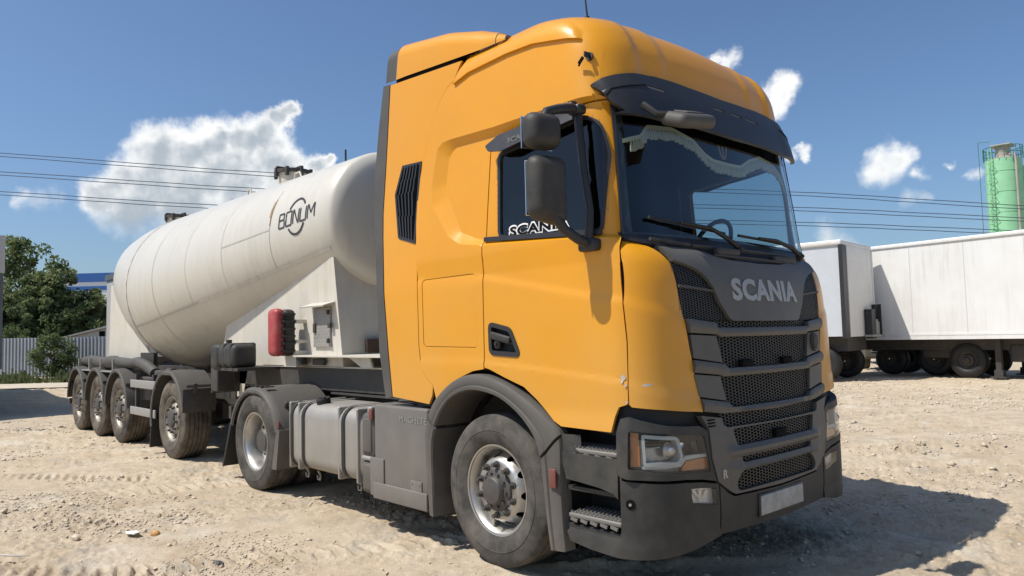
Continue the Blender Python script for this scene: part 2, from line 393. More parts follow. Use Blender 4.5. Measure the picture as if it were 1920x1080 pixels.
# ---------------------------------------------------------------- the cab's outer surface
XC = [(.25,1.38),(.5,1.405),(.8,1.405),(1.05,1.39),(1.2,1.38),(1.6,1.365),(1.8,1.35),(1.93,1.32),(2.02,1.27),(2.10,1.21),(2.5,1.155),(2.93,1.10),(3.1,1.065),(3.3,1.035),(3.42,.985),(3.50,.92),(3.56,.81),(3.61,.63),(3.645,.42),(3.66,.25)]
HW = [(.25,1.235),(.95,1.225),(1.1,1.21),(1.9,1.21),(2.95,1.157),(3.3,1.139),(3.45,1.128),(3.53,1.108),(3.59,1.065),(3.63,1.0),(3.65,.93),(3.66,.85)]
def pchip(T):
    x = np.array([a for a, _ in T]); y = np.array([b for _, b in T]); h = np.diff(x); dl = np.diff(y)/h
    m = np.zeros(len(x)); m[0] = dl[0]; m[-1] = dl[-1]
    for i in range(1, len(x)-1): m[i] = 0 if dl[i-1]*dl[i] <= 0 else 2*dl[i-1]*dl[i]/(dl[i-1]+dl[i])
    def f(z):
        z = np.clip(z, x[0], x[-1]); i = np.clip(np.searchsorted(x, z)-1, 0, len(h)-1); t = (z-x[i])/h[i]
        return y[i]*(2*t**3-3*t**2+1)+m[i]*h[i]*(t**3-2*t**2+t)+y[i+1]*(-2*t**3+3*t**2)+m[i+1]*h[i]*(t**3-t**2)
    return f
xcf, hwf = pchip(XC), pchip(HW)
RX, RY, KC, NE, S0, LC = .30, .40, .07, 2.4, .8, .55
def cabpos(s, z):
    s = np.asarray(s, float); z = np.asarray(z, float)
    sg = np.where(s >= 0, 1, -1); a = np.abs(s); w = hwf(z); y0 = w-RY; X = xcf(z); x1 = X-RX-KC*y0*y0
    yf = a*y0/S0; ph = np.clip((a-S0)/LC, 0, 1)*math.pi/2
    y = np.where(a <= S0, yf, y0+RY*np.sin(ph)**(2/NE)); x = np.where(a <= S0, X-KC*yf*yf, x1+RX*np.clip(np.cos(ph), 0, 1)**(2/NE))
    x = np.where(a > S0+LC, x1-(a-S0-LC), x); y = np.where(a > S0+LC, w, y)
    t = np.clip((z-3.0)/.55, 0, 1); t = t*t*(3-2*t); d = np.where(x > .25, -.025*np.maximum(0, (x-.25)/.65)**2, 0)
    return np.stack([x, -sg*y, z+d*t+.05*t*np.clip(1-(y/np.maximum(.2, w))**2, 0, 1)], -1)
def fy(y, z):                                    # signed position across the front (y < 0 is the truck's right)
    sg = 1 if y <= 0 else -1; a = abs(y); y0 = float(hwf(z))-RY
    if a <= y0: return sg*a*S0/y0
    return sg*(S0+LC*math.asin(min(1, (a-y0)/RY)**(NE/2))/(math.pi/2))
def fx(x, z, sg=1):                              # position along the flank
    y0 = float(hwf(z))-RY; x1 = float(xcf(z))-RX-KC*y0*y0
    if x <= x1: return sg*(S0+LC+x1-x)
    return sg*(S0+LC*math.acos(min(1, (x-x1)/RX)**(NE/2))/(math.pi/2))
def FL(pts, sg=1): return [(fx(x, z, sg), z) for x, z in dens(pts, .04)]
def FR(pts): return [(fy(y, z), z) for y, z in dens(pts, .04)]
def fx_inv(s, z):
    y0 = hwf(z)-RY; x1 = xcf(z)-RX-KC*y0*y0; return x1-(np.abs(s)-S0-LC)
def FLo(pts, sg=1): return [(fx(x, z, sg), z) for x, z in dens(pts, .04, False)]
def sym(half): return [(-a, b) for a, b in half]+[(a, b) for a, b in reversed(half) if abs(a) > 1e-6]
def skin(off=0.0, disp=None):
    def fn(V):
        P = cabpos(V[:,0], V[:,1]); e = 2e-3
        a = cabpos(V[:,0]+e, V[:,1])-cabpos(V[:,0]-e, V[:,1]); b = cabpos(V[:,0], np.minimum(V[:,1]+e, 3.659))-cabpos(V[:,0], V[:,1]-e)
        n = np.cross(b, a); n /= np.maximum(1e-12, np.linalg.norm(n, axis=1))[:,None]
        d = off+(disp(V) if disp is not None else 0)
        return P+n*np.reshape(d*np.ones(len(V)), (-1,1)), n
    return fn
_p, _n = skin()(np.array([(2.0, 1.5)])); 
NS = 1 if _n[0][1] < 0 else -1                    # outward on the right flank is -y
if NS < 0:
    _sk = skin
    def skin(off=0.0, disp=None):
        def fn(V):
            P0, n0 = _sk(0.0)(V); n = -n0; d = off+(disp(V) if disp is not None else 0)
            return P0+n*np.reshape(d*np.ones(len(V)), (-1,1)), n
        return fn

# pressed recess round the side window, outer and inner line of its ramp
RO = [(.944,2.965),(.557,2.965),(.031,2.964),(-.459,2.98),(-.55,2.975),(-.609,2.938),(-.665,2.662),(-.646,2.512),(-.447,2.259),(-.308,2.185),(-.054,2.15),(.5,2.118),(1.18,2.075),(1.2,2.99)]
RI = [(.944,2.927),(.557,2.919),(.032,2.918),(-.413,2.921),(-.457,2.907),(-.507,2.864),(-.539,2.657),(-.51,2.572),(-.336,2.277),(-.183,2.22),(-.044,2.185),(.5,2.150),(1.18,2.105),(1.2,2.93)]
def recess(sg):
    O = FL(RO, sg); I = FL(RI, sg)
    def d(V):
        out = np.zeros(len(V)); m = inpoly(V, O)
        if m.any():
            P = V[m]; a = pdist(P, O); b = pdist(P, I); t = np.where(inpoly(P, I), 1, a/np.maximum(1e-6, a+b)); out[m] = -.040*t
        return out
    return d
def swage(sg):                                    # pressed lines low on door and corner panel
    L1 = FLo([(-.9,1.96),(-.026,1.927),(.442,1.841),(.891,1.755),(1.133,1.72)], sg)+[(fy(-.891*sg,1.623),1.623),(fy(-.82*sg,1.592),1.592)]
    L2 = FLo([(-.06,1.36),(-.033,1.349),(.423,1.32),(.871,1.28),(1.122,1.256)], sg)+[(fy(-.824*sg,1.149),1.149)]
    def d(V):
        out = np.zeros(len(V)); a = np.abs(V[:,0])
        for L, h, wd in ((L1, .010, .05), (L2, .006, .03)):
            xs = np.array([abs(p[0]) for p in L]); zs = np.array([p[1] for p in L]); o = np.argsort(xs)
            zl = np.interp(a, xs[o], zs[o]); t = np.clip((V[:,1]-zl)/wd+.5, 0, 1); out += -h*t*t*(3-2*t)*np.clip((2.1-V[:,1])/.15, 0, 1)
        return out
    return d, L1, L2

TR = empty('semi_truck', (0,0,0), 'yellow semi truck with dark grey grille and high roof, parked at the front', 'truck')
GAP = .004
def cabpart(name, m, polys, fnk, parent=TR, res=.035, holes=(), lines=(), thick=.018, g=GAP, ang=30, rounds=0):
    mb = MB()
    for p in polys:
        q = inset(p, g)
        patch(mb, q, fnk, holes, res, lines, thick)
    return mb.build(name, m, parent, ang, recalc=False)

def text_on(name, txt, m, fn, width, parent, bold=.0, depth=.004, outline=0, spacing=1.0, squash=None, height=None):
    cu = bpy.data.curves.new(name, 'FONT'); cu.body = txt; cu.size = 1; cu.offset = bold; cu.space_character = spacing; cu.extrude = 0; cu.resolution_u = 3
    ob = bpy.data.objects.new(name, cu); C.objects.link(ob); dg = bpy.context.evaluated_depsgraph_get(); dg.update()
    me = ob.evaluated_get(dg).to_mesh(); V = np.array([v.co[:2] for v in me.vertices]); F = [tuple(p.vertices) for p in me.polygons]
    ob.evaluated_get(dg).to_mesh_clear(); bpy.data.objects.remove(ob); bpy.data.curves.remove(cu)
    lo = V.min(0); hi = V.max(0); sx = width/(hi[0]-lo[0]); sy = sx if height is None else height/(hi[1]-lo[1])
    V = (V-(lo+hi)/2)*np.array([sx, sy]); mb = MB(); P = fn(V, depth); Q = fn(V, 0)
    mb.v = [tuple(p) for p in P]+[tuple(p) for p in Q]; n = len(V); mb.f = list(F); cnt = {}
    for f in F:
        for i in range(len(f)): cnt[(f[i], f[(i+1) % len(f)])] = 1
    mb.f += [(b, a, a+n, b+n) for a, b in cnt if (b, a) not in cnt]
    return mb.build(name, m, parent, 0, recalc=False)
WIN = [(.066,2.769),(.088,2.190),(.99,2.130),(1.015,2.60),(.96,2.795),(.85,2.855)]
WINR = rnd(WIN, .05)
ARCH = [(-.665,.95),(-.62,1.02),(-.489,1.13),(-.33,1.235),(-.181,1.285),(0,1.30),(.149,1.25),(.33,1.195),(.446,1.12),(.60,1.0),(.665,.971)]
# body under the panels: black, open at windows and wheel arches
WS = [(-1.02,2.12),(-.6,2.118),(0,2.118),(.6,2.118),(1.02,2.12),(1.0,2.6),(.955,2.95),(0,2.95),(-.955,2.95),(-1.0,2.6)]
body = [(fx(-.9,1.02),1.02)]+FLo([(-.72,1.02),(-.60,1.10),(-.43,1.22),(-.2,1.31),(.0,1.33),(.2,1.27),(.45,1.16),(.70,.98)])+[(fy(-.9,.90),.90),(0,.9),(fy(.9,.90),.90)]+list(reversed(FLo([(-.72,1.02),(-.60,1.10),(-.43,1.22),(-.2,1.31),(.0,1.33),(.2,1.27),(.45,1.16),(.70,.98)], -1)))+[(fx(-.9,1.02,-1),1.02)]
body += [(fx(-.9,3.6,-1),3.6), (fx(-.9,3.6),3.6)]
mb = MB(); wsS = FR(WS)
patch(mb, body, skin(-.05), [FL(WINR), FL(WINR, -1), wsS], .09, (), .0)
mb.b6(-.93,-.90,-1.08,1.08,1.02,3.52); mb.b6(-.9,1.0,-1.1,1.1,1.28,1.30)
mb.build('cab_body', 'seat', TR, 0, recalc=False)

DOOR = [(-.058,1.313),(-.058,2.18),(-.036,2.78),(-.03,2.842),(.45,2.900),(.978,2.945),(1.0,2.93),(1.092,2.09),(1.119,1.963),(1.140,1.70),(1.158,1.48),(1.160,1.125),(1.104,1.107),(1.082,1.06),(1.059,.965),(.665,.971),(.60,1.0),(.446,1.12),(.33,1.195),(.149,1.25),(0,1.30)]
SEAM = [(-.16,3.555),(-.307,3.56),(-.423,3.42),(-.512,3.383),(-.58,3.32),(-.634,3.245),(-.684,3.136),(-.785,2.886),(-.845,2.659),(-.85,2.4),(-.838,2.152),(-.825,1.8),(-.818,1.461),(-.788,1.301),(-.73,1.235),(-.644,1.176)]
LOCK = rnd([(-.774,1.963),(-.153,1.966),(-.125,1.45),(-.763,1.461)], .04)
for sg in (1, -1):
    rc = recess(sg); sw, L1, L2 = swage(sg); dd = lambda V, rc=rc, sw=sw: rc(V)+sw(V)
    O = FL(RO, sg); I = FL(RI, sg); ln = [(O, True), (I, True)]
    wh = FL(WINR, sg)
    def clipln(poly, lines):
        res = []
        for l, c in lines:
            q = np.array(dens(l, .03, c)); k = inpoly(q, poly)&(pdist(q, poly) > .02); run = []
            for p, u in zip(q, k):
                if u: run.append(tuple(p))
                elif run:
                    if len(run) > 1: res.append((run, False))
                    run = []
            if len(run) > 1: res.append((run, False))
        return res
    dp = FL(DOOR, sg); hpoly = FL(rnd([(.009,1.605),(.206,1.565),(.287,1.404),(.014,1.418)], .03), sg)
    lines_d = clipln(dp, ln)
    lines_d = [(l, c) for l, c in lines_d if (pdist(np.array(l), wh).min() > .004 and not inpoly(np.array(l), wh).any())]
    door = cabpart('door', 'yellow', [dp], skin(0, dd), holes=[wh, hpoly], lines=lines_d, res=.02, ang=13)
    # window: glass, rubber seal, sill strip, wind deflector
    mb = MB(); patch(mb, inset(wh, -.012), skin(-.040), (), .05, (), 0); gl = mb.build('side_window', 'sideglass', door, 30, recalc=False)
    mb = MB(); patch(mb, inset(wh, -.004), skin(-.026), [inset(wh, .012)], .03, (), .02)
    patch(mb, FL([(-.05,2.176),(-.045,2.205),(.5,2.168),(.99,2.135),(.99,2.105),(.5,2.138)], sg), skin(-.006), (), .03, (), .02)
    mb.build('window_seal', 'visor', door, 30, recalc=False)
    mb = MB(); patch(mb, rnd(FL([(-.013,2.83),(.097,2.885),(.336,2.905),(.60,2.915),(.86,2.90),(.84,2.83),(.60,2.80),(.413,2.786),(.181,2.752),(.044,2.775)], sg), .05), skin(.0, lambda V: .012+.045*np.clip((2.90-V[:,1])/.14, 0, 1)), (), .03, (), .012)
    mb.build('wind_deflector', 'visor', door, 30, recalc=False)
    # handle in its cup
    mb = MB(); patch(mb, inset(hpoly, -.004), skin(-.055), (), .04, (), 0); patch(mb, inset(hpoly, -.006), skin(.001), [inset(hpoly, .012)], .03, (), .055)
    hd = mb.build('door_handle', 'visor', door, 30, recalc=False)
    y = -1.205*sg
    mb = MB(); mb.rbox((.11,y,1.515), (.20,.03,.05), .012, rot=Matrix.Rotation(R(12),3,'Y')); mb.rbox((.075,y+.01*sg,1.49), (.05,.03,.10), .012)
    mb.cyl((.075,y-.005*sg,1.475),(.075,y-.018*sg,1.475), .012, 12); mb.build('pull', 'plastic', hd)
    if sg == 1:
        for txt, m_, bold, dp_ in (('SCANIA','whitep',.085,-.037),('SCANIA','seam',.035,-.0345)):
            text_on('lettering', txt, m_, lambda V, w, dp_=dp_: skin(dp_+w)(np.array([(fx(.455+uu, 2.218+vv), 2.218+vv) for uu, vv in V]))[0], .56 if m_ == 'whitep' else .535, door, bold=bold, depth=.001, height=.086 if m_ == 'whitep' else .064, spacing=1.06)
        text_on('lettering', 'SCANIA', 'printdim', lambda V, w: skin(.045+w)(np.array([(fx(.36+uu, 2.815+vv), 2.815+vv) for uu, vv in V]))[0], .26, door, bold=.03, depth=.002, height=.035)
    # cab side with sleeper recess, locker lid
    side = FLo([(.978,2.95),(.45,2.905),(-.03,2.847),(-.042,2.78),(-.064,2.18),(-.064,1.313)], sg)+FLo([(-.064,1.305),(-.181,1.29),(-.33,1.24),(-.489,1.135),(-.60,1.06)], sg)
    side += list(reversed(FLo(SEAM[2:], sg)))
    side += FLo([(-.415,3.387),(-.242,3.427),(.161,3.442),(.423,3.432),(.712,3.382),(.88,3.342),(.932,3.28),(.932,2.97)], sg)
    lk = FL(LOCK, sg)
    lside = clipln(side, ln)
    cs = cabpart('cab_side', 'yellow', [side], skin(0, dd), holes=[lk], lines=lside, res=.03, g=0, ang=12)
    cabpart('locker_lid', 'yellow', [lk], skin(-.003, sw), parent=cs, res=.05)
    # air deflector behind the cab: flat sheets that do not follow the rounded roof edge
    def flat(off, sg=sg, dpp=None):
        def fn(V):
            x = V[:,0]; y = 1.21-.05*np.maximum(0, V[:,1]-1.9)+off; n = np.tile(np.array([0., -sg, 0.]), (len(V), 1))
            return np.stack([x, -sg*y, V[:,1]], 1), n
        return fn
    dfl = dens([(-1.291,3.625),(-.33,3.553)], .04, False)+dens(SEAM[2:], .04, False)+dens([(-.655,1.10),(-.70,1.03),(-1.19,1.065),(-1.24,1.42),(-1.288,1.85),(-1.33,2.35),(-1.338,2.55),(-1.32,2.87),(-1.305,3.2)], .04, False)
    vent = dens([(-1.068,2.898),(-.809,2.885),(-.866,2.25),(-1.1,2.318),(-1.164,2.676)], .04)
    df = cabpart('side_deflector', 'yellow', [dfl], flat(-.004), holes=[vent], res=.05, g=.006)
    mb = MB(); patch(mb, vent, flat(-.07), (), .06, (), 0); patch(mb, vent, flat(.004), [inset(vent, .022)], .03, (), .03)
    V0 = np.array(vent)
    for k in range(5):
        f = .2+.15*k
        top = np.array([-1.068+(.259*f), 2.87]); mid = np.array([-1.164+.32*f, 2.66]); bot = np.array([-1.1+.234*f, 2.318-.05*f])
        P, n = flat(-.015)(np.array([top, (top+mid)/2, mid, (mid+bot)/2, bot]))
        for i in range(4):
            a, b = Vector(P[i]), Vector(P[i+1]); mb.box((a+b)/2, (.016,.05,(b-a).length+.01), rot=Matrix.Rotation(math.atan2((b-a).x, (b-a).z),3,'Y'))
    for zz in (2.70,2.45): 
        P, n = flat(-.02)(np.array([(-1.15,zz),(-.85,zz)])); mb.cyl(P[0], P[1], .006, 6)
    mb.build('vent_grille', 'visor', df, 30, recalc=False)
    sp = dens([(-1.299,3.63),(-1.313,3.2),(-1.328,2.87),(-1.346,2.55),(-1.338,2.35),(-1.296,1.85),(-1.248,1.42),(-1.198,1.065),(-1.292,1.047),(-1.377,1.421),(-1.399,1.855),(-1.486,2.573),(-1.489,2.913),(-1.45,3.3),(-1.397,3.645)], .04, False)
    cabpart('rubber_edge', 'fender', [sp], flat(-.006), parent=df, res=.05, g=.002, thick=.05)
    # yellow corner panel beside the grille
    cp = [(fx(1.094,2.080,sg),2.080),(fy(-1.12*sg,2.090),2.090),(fy(-1.02*sg,2.080),2.080),(fy(-.97*sg,2.05),2.05),(fy(-.928*sg,1.999),1.999),(fy(-.885*sg,1.929),1.929),(fy(-.871*sg,1.747),1.747),(fy(-.848*sg,1.611),1.611),(fy(-.802*sg,1.346),1.346),(fy(-.752*sg,1.055),1.055),(fy(-1.04*sg,1.088),1.088),(fx(1.177,1.109,sg),1.109),(fx(1.162,1.125,sg),1.125),(fx(1.159,1.48,sg),1.48),(fx(1.141,1.70,sg),1.70),(fx(1.120,1.963,sg),1.963),(fx(1.110,2.0,sg),2.0),(fx(1.100,2.04,sg),2.04)]
    def corner_round(V, sg=sg, sw=sw): return sw(V)-.05*np.clip((V[:,1]-1.93)/.16, 0, 1)**2*np.clip((1.28-np.abs(V[:,0]))/.15, .15, 1)
    cpo = cabpart('corner_panel', 'yellow', [dens(cp, .04)], skin(.004, corner_round), res=.03)
    if sg == 1:
        for cx_, cz_, w_, h_, on in ((fx(1.130,1.275),1.272,.03,.05,door),(fx(1.145,1.235),1.232,.016,.02,door),(fy(-1.125,1.235),1.235,.065,.018,None),(fx(1.150,1.132),1.140,.02,.012,door)):
            q_ = [(cx_+w_*(.5+.22*math.sin(3*a_+cx_*9))*math.cos(a_), cz_+h_*(.5+.2*math.cos(2.3*a_))*math.sin(a_)) for a_ in np.linspace(0, 2*math.pi, 12, endpoint=False)]
            mb = MB(); patch(mb, q_, skin(.0055, lambda V: dd(V) if on is not None else sw(V)), (), .02, (), 0); mb.build('paint_chip', 'weld', on or cpo, 0, recalc=False)
    # black A-pillar
    ap = [(fx(1.004,2.93,sg),2.93),(fx(1.096,2.10,sg),2.10),(fy(-1.105*sg,2.10),2.10),(fy(-1.075*sg,2.5),2.5),(fy(-1.055*sg,2.93),2.93)]
    cabpart('windscreen_pillar', 'visor', [dens(ap, .05)], skin(-.004), res=.04, g=.001)

# roof: one pressed shell, lower edge on the seam over door and window
def roofdisp(V):
    a = np.abs(V[:,0]); z = V[:,1]; out = np.zeros(len(V))
    # raised lip along the side, sunken centre of the front
    L = np.array([(-.42,3.40),(-.242,3.445),(.161,3.46),(.423,3.45),(.712,3.40),(.90,3.355)]); x = cabpos(V[:,0], z)[:,0]
    zl = np.interp(x, L[:,0], L[:,1]); m = (a > 1.2)&(x > -.45)&(x < .92)
    t = np.clip((z-zl)/.13, 0, 1); fade = np.clip((.90-x)/.10, 0, 1)
    out += np.where(m, .020*(1-t*t*(3-2*t))*fade, 0)
    yy = np.abs(cabpos(V[:,0], z)[:,1]); c = np.clip((.56-yy)/.10, 0, 1)*(a < S0); c = c*c*(3-2*c)
    out += -.014*c*np.clip((z-3.12)/.12, 0, 1)
    e = np.clip((.805-yy)/.022, 0, 1)*(a < S0+.25)*(x > .3); out += -.014*e*np.clip((3.60-z)/.1, 0, 1)
    return out
roofl = FLo([(-.305,3.60),(-.305,3.55),(-.415,3.385),(-.242,3.425),(.161,3.440),(.423,3.430),(.712,3.38),(.88,3.34),(.93,3.28),(.93,2.97)])
roof = list(roofl)+[(fy(-.9,3.02),3.02),(0,3.03),(fy(.9,3.02),3.02)]+[(-a, b) for a, b in reversed(roofl)]
roof += [(-a, b) for a, b in FLo([(-.9,3.655)])]+FLo([(.4,3.655)], -1)+[(0,3.655)]+FLo([(.4,3.655)])+FLo([(-.9,3.655)])
rl = []
rl += [([(fy(s_*(yv), zz), zz) for zz in np.arange(3.06, 3.60, .02)], False) for yv in (.783,.805) for s_ in (1,-1)]
rp = np.array(roof); rl = [([p for p in l if inpoly(np.array([p]), roof)[0]], c) for l, c in rl]
mb = MB(); patch(mb, roof, skin(0, roofdisp), (), .030, rl, .030)
xs = np.concatenate([np.linspace(-.9,.2,8), np.linspace(.25,.60,12)])
ring = [cabpos(np.array([s]), np.array([3.655]))[0] for s in np.linspace(0, fx(-.305,3.655), 60)]
m0 = len(mb.v); n = len(ring)
for p in ring: mb.v += [tuple(p), (p[0], -p[1], p[2])]
mb.f += [(m0+2*i, m0+2*i+2, m0+2*i+3, m0+2*i+1) for i in range(n-1)]
mb.build('roof', 'yellow', TR, 40, recalc=False)
# door-top drip rail between roof and cab side is hidden by the seam; roof air deflector on top
def spz(x): return float(np.interp(x, [-1.33,-1.15,-.57,-.19,.03,.12], [3.955,3.955,3.865,3.755,3.655,3.60]))
def spb(x): return float(np.interp(x, [-1.36,-1.24,-.16,.12], [3.660,3.650,3.570,3.56]))
def spoiler(x0, x1, n, off=0):
    m = MB(); half = []
    def fn(u, v):
        x = x0+(x1-x0)*u; zt = spz(x)-off; zb = spb(x); w = 1.118-off; r = min(.13, (zt-zb)*.8)
        side = [(w, zb)]+[(w-r*(1-math.cos(a)), zt-r+r*math.sin(a)) for a in np.linspace(0, math.pi/2, 9)]
        pr = [(y, z) for y, z in side]; pr = [(-y, z) for y, z in pr]+[(y, z) for y, z in reversed(pr)]
        i = min(len(pr)-1, int(round(v*(len(pr)-1)))); y, z = pr[i]
        xx = x-.05*(1-((z-zb)/max(.01, zt-zb))) if x < -1.1 else x
        return (xx, y, z)
    m.grid(fn, n, 20); return m
m = spoiler(-1.155, .03, 16); m.build('roof_deflector', 'yellow', TR, 50)
m = spoiler(.038, .13, 3, .002); m.build('deflector_nose', 'yellow', TR, 50)
m = spoiler(-1.31, -1.163, 4, .003); m.build('deflector_trim', 'fender', TR, 50)
m = MB(); m.b6(-1.22,-.40,-1.105,1.105,3.50,3.70); m.b6(-.40,-.05,-1.05,1.05,3.5,3.60); m.b6(-1.2,-.88,-1.05,1.05,1.3,3.55); m.build('deflector_frame', 'seam', TR, 0)

# sun visor
vtop = [(-1.139,2.972),(-1.118,3.019),(-1.072,3.06),(-1.006,3.086),(-.881,3.114),(-.70,3.130),(-.50,3.128),(-.368,3.120),(0,3.108)]
vbot = [(-1.188,2.892),(-1.158,2.830),(-1.059,2.817),(-.916,2.820),(-.516,2.828),(0,2.818)]
VT = [(fx(.949,2.972),2.972)]+[(fy(y, z), z) for y, z in vtop[1:]]; VB = [(fx(.985,2.895),2.895),(fx(1.03,2.835),2.835)]+[(fy(y, z), z) for y, z in vbot[2:]]
def visd(V):
    ztop = np.interp(np.abs(V[:,0]), [p[0] for p in reversed(VT)], [p[1] for p in reversed(VT)]); t = np.clip((ztop-V[:,1])/.28, 0, 1)
    e = np.clip((1.46-np.abs(V[:,0]))/.10, 0, 1)
    return .024+.006*e+(.038*t**.8+.004*np.sin(math.pi*np.clip(t, 0, 1)))*(.55+.45*e)
vis = dens([(a, b) for a, b in reversed(VT)]+[(a, b) for a, b in VB], .05)
right = [(a, b) for a, b in reversed(VT)]; visp = [(-a, b) for a, b in VB][::-1]
outline = [(-a, b) for a, b in VT]+[(a, b) for a, b in right[1:]]+VB+[(-a, b) for a, b in reversed(VB)][1:]
slots = []
for (ya, yb) in ((-.808,-.642),(-.152,-.020),(.054,.203),(.262,.430),(.86,.97)):
    zc = 3.012-.0; slots.append([(fy(ya,3.0),3.040 if ya < -.6 else 3.018),(fy(yb,3.0),3.034 if ya < -.6 else 3.010),(fy(yb,3.0),3.014 if ya < -.6 else 2.992),(fy(ya,3.0),3.020 if ya < -.6 else 3.000)])
mb = MB(); patch(mb, dens(outline, .05), skin(0, visd), slots, .04, (), .03)
vz = mb.build('sun_visor', 'visor', TR, 35, recalc=False)
for s in slots:
    mb = MB(); patch(mb, s, skin(-.008, visd), (), .05, (), 0); mb.build('marker_lamp', 'steelg', vz, 30, recalc=False)
mb = MB()
for sg in (1,-1):
    P, n = skin(.001, visd)(np.array([(sg*s, z) for s, z in dens([(fx(.968,2.935),2.935),(fy(-1.05,2.977),2.977),(fy(-.883,3.02),3.02),(fy(-.82,3.035),3.035)], .03, False)]))
    mb.tube(P, .004, 5)
split(mb, 'visor_seam', 'seam', vz)

# windscreen, wiper cowl, wipers
mb = MB(); patch(mb, FR([(-1.105,2.105),(0,2.105),(1.105,2.105),(1.075,2.5),(1.05,2.95),(0,2.95),(-1.05,2.95),(-1.075,2.5)]), skin(-.012), (), .06, (), 0)
wsg = mb.build('windscreen', 'glass', TR, 0, recalc=False)
for p in wsg.data.polygons: p.use_smooth = True
mb = MB(); cw = sym([(1.12,2.115),(1.10,2.085),(.92,2.055),(.60,2.035),(.445,1.965),(0,1.95)])
cw = [(y, z) for y, z in cw]; cwp = dens(FR(cw+[(1.12,2.117),(.6,2.125),(0,2.13),(-.6,2.125),(-1.12,2.117)]) if False else [(fy(-y, z), z) for y, z in [(1.12,2.118),(1.10,2.085),(.92,2.055),(.60,2.035),(.445,1.965),(0,1.95),(-.445,1.965),(-.60,2.035),(-.92,2.055),(-1.10,2.085),(-1.12,2.118),(-.6,2.126),(0,2.13),(.6,2.126)]], .04)
patch(mb, cwp, skin(-.022), (), .03, (), .02)
cowl = mb.build('wiper_cowl', 'visor', TR, 30, recalc=False)
def onskin(y, z, off): return Vector(skin(off)(np.array([(fy(y, z), z)]))[0][0])
mb = MB()
for a, b in (((-.95,2.075),(-.62,2.055)),((-.60,2.05),(.72,2.045)),((-.45,1.995),(.6,1.985))):
    mb.tube([onskin(a[0]+(b[0]-a[0])*t, a[1]+(b[1]-a[1])*t, .0) for t in np.linspace(0,1,8)], .012, 6)
mb.rbox(onskin(-.28,2.025,.0), (.05,.26,.05), .015); mb.rbox(onskin(.45,2.012,.0), (.05,.30,.045), .015)
split(mb, 'cowl_vent', 'dark', cowl)
for A, B, E in (((-.93,2.205),(-.40,2.165),(-.13,2.045)),((-.05,2.15),(.42,2.14),(.80,2.05))):
    mb = MB(); b0 = [onskin(A[0]+(B[0]-A[0])*t*1.35, A[1]+(B[1]-A[1])*t*1.35, .016) for t in np.linspace(0,1,8)]
    mb.tube(b0, .011, 6); mb.tube([onskin(A[0]*.5+B[0]*.5, A[1]*.5+B[1]*.5, .035), onskin(*B, .045), onskin(B[0]*.4+E[0]*.6, B[1]*.4+E[1]*.6, .05), onskin(*E, .02)], [.008,.013,.016,.018], 8)
    mb.cyl(onskin(*E, -.02), onskin(*E, .04), .026, 12); mb.build('wiper', 'black', TR)

# front panel with the lettering
hood = [(.92,2.056),(.60,2.043),(.50,2.0),(.445,1.982),(.30,1.966),(0,1.958)]; hlow = [(.885,1.938),(.80,1.922),(.71,1.896),(.65,1.865),(.61,1.83),(.57,1.78),(.53,1.70),(.44,1.593),(.40,1.580),(0,1.578)]
hp = [(fy(y, z), z) for y, z in [(-a, b) for a, b in hood]+[(a, b) for a, b in reversed(hood)][1:]+[(a, b) for a, b in hlow]+[(-a, b) for a, b in reversed(hlow)][1:]]
def hd_(V): return .010+.012*np.clip((1.90-V[:,1])/.3, 0, 1)*np.clip((.5-np.abs(V[:,0]))/.3, 0, 1)-.035*np.clip((V[:,1]-1.96)/.1, 0, 1)**2*(np.abs(V[:,0]) > .3)
fp = cabpart('front_panel', 'grey', [dens(hp, .04)], skin(0, hd_), res=.03, thick=.03)
def front_fn(y0, z0, disp, off=0.0):
    def fn(V, w):
        S = np.array([(fy(y0+u, z0+v), z0+v) for u, v in V]); return skin(off+w, disp)(S)[0]
    return fn
text_on('lettering', 'SCANIA', 'letter', front_fn(.015, 1.778, hd_), .82, fp, bold=.042, depth=.006, spacing=1.07, height=.140)

# grille: bands, side plates and honeycomb meshes
grille = empty('grille', (0,0,0)); grille.parent = TR
def band(half, m='grey', off=.012, bulge=.016, name='grille_band', res=.03, th=.03, par=None, holes=()):
    poly = [(fy(-y, z), z) for y, z in half]+[(fy(y, z), z) for y, z in reversed(half) if y > 1e-6]
    # 'half' runs from the outer top over the middle and back to the outer bottom
    return poly
def sympoly(top, bot):
    # top and bot are listed from the outside to the middle (y > 0)
    t = [(-y, z) for y, z in top]+[(y, z) for y, z in reversed(top) if y > 1e-6]; b = [(y, z) for y, z in bot]+[(-y, z) for y, z in reversed(bot) if y > 1e-6]
    return dens([(fy(y, z), z) for y, z in t+b], .04)
def bul(top, bot, off, h):
    ty = [p[0] for p in reversed(top)]; tz = [p[1] for p in reversed(top)]; by = [p[0] for p in reversed(bot)]; bz = [p[1] for p in reversed(bot)]
    def d(V):
        y = np.abs(cabpos(V[:,0], V[:,1])[:,1]); a = np.interp(y, ty, tz); b = np.interp(y, by, bz); t = np.clip((V[:,1]-b)/np.maximum(.005, a-b), 0, 1)
        return off+h*np.sin(np.pi*np.clip(t*.85+.05, 0, 1))
    return d
BANDS = [
 ([(.846,1.603),(.58,1.577),(.572,1.548),(.45,1.545),(0,1.545)], [(.822,1.517),(.575,1.503),(.54,1.488),(0,1.486)], .005, .017),
 ([(.800,1.362),(.525,1.328),(.49,1.302),(0,1.298)], [(.808,1.288),(.57,1.262),(.54,1.250),(0,1.248)], .005, .018),
 ([(.768,1.138),(.52,1.100),(.48,1.068),(0,1.066)], [(.752,1.060),(.58,1.036),(.0,1.020)], .005, .019),
]
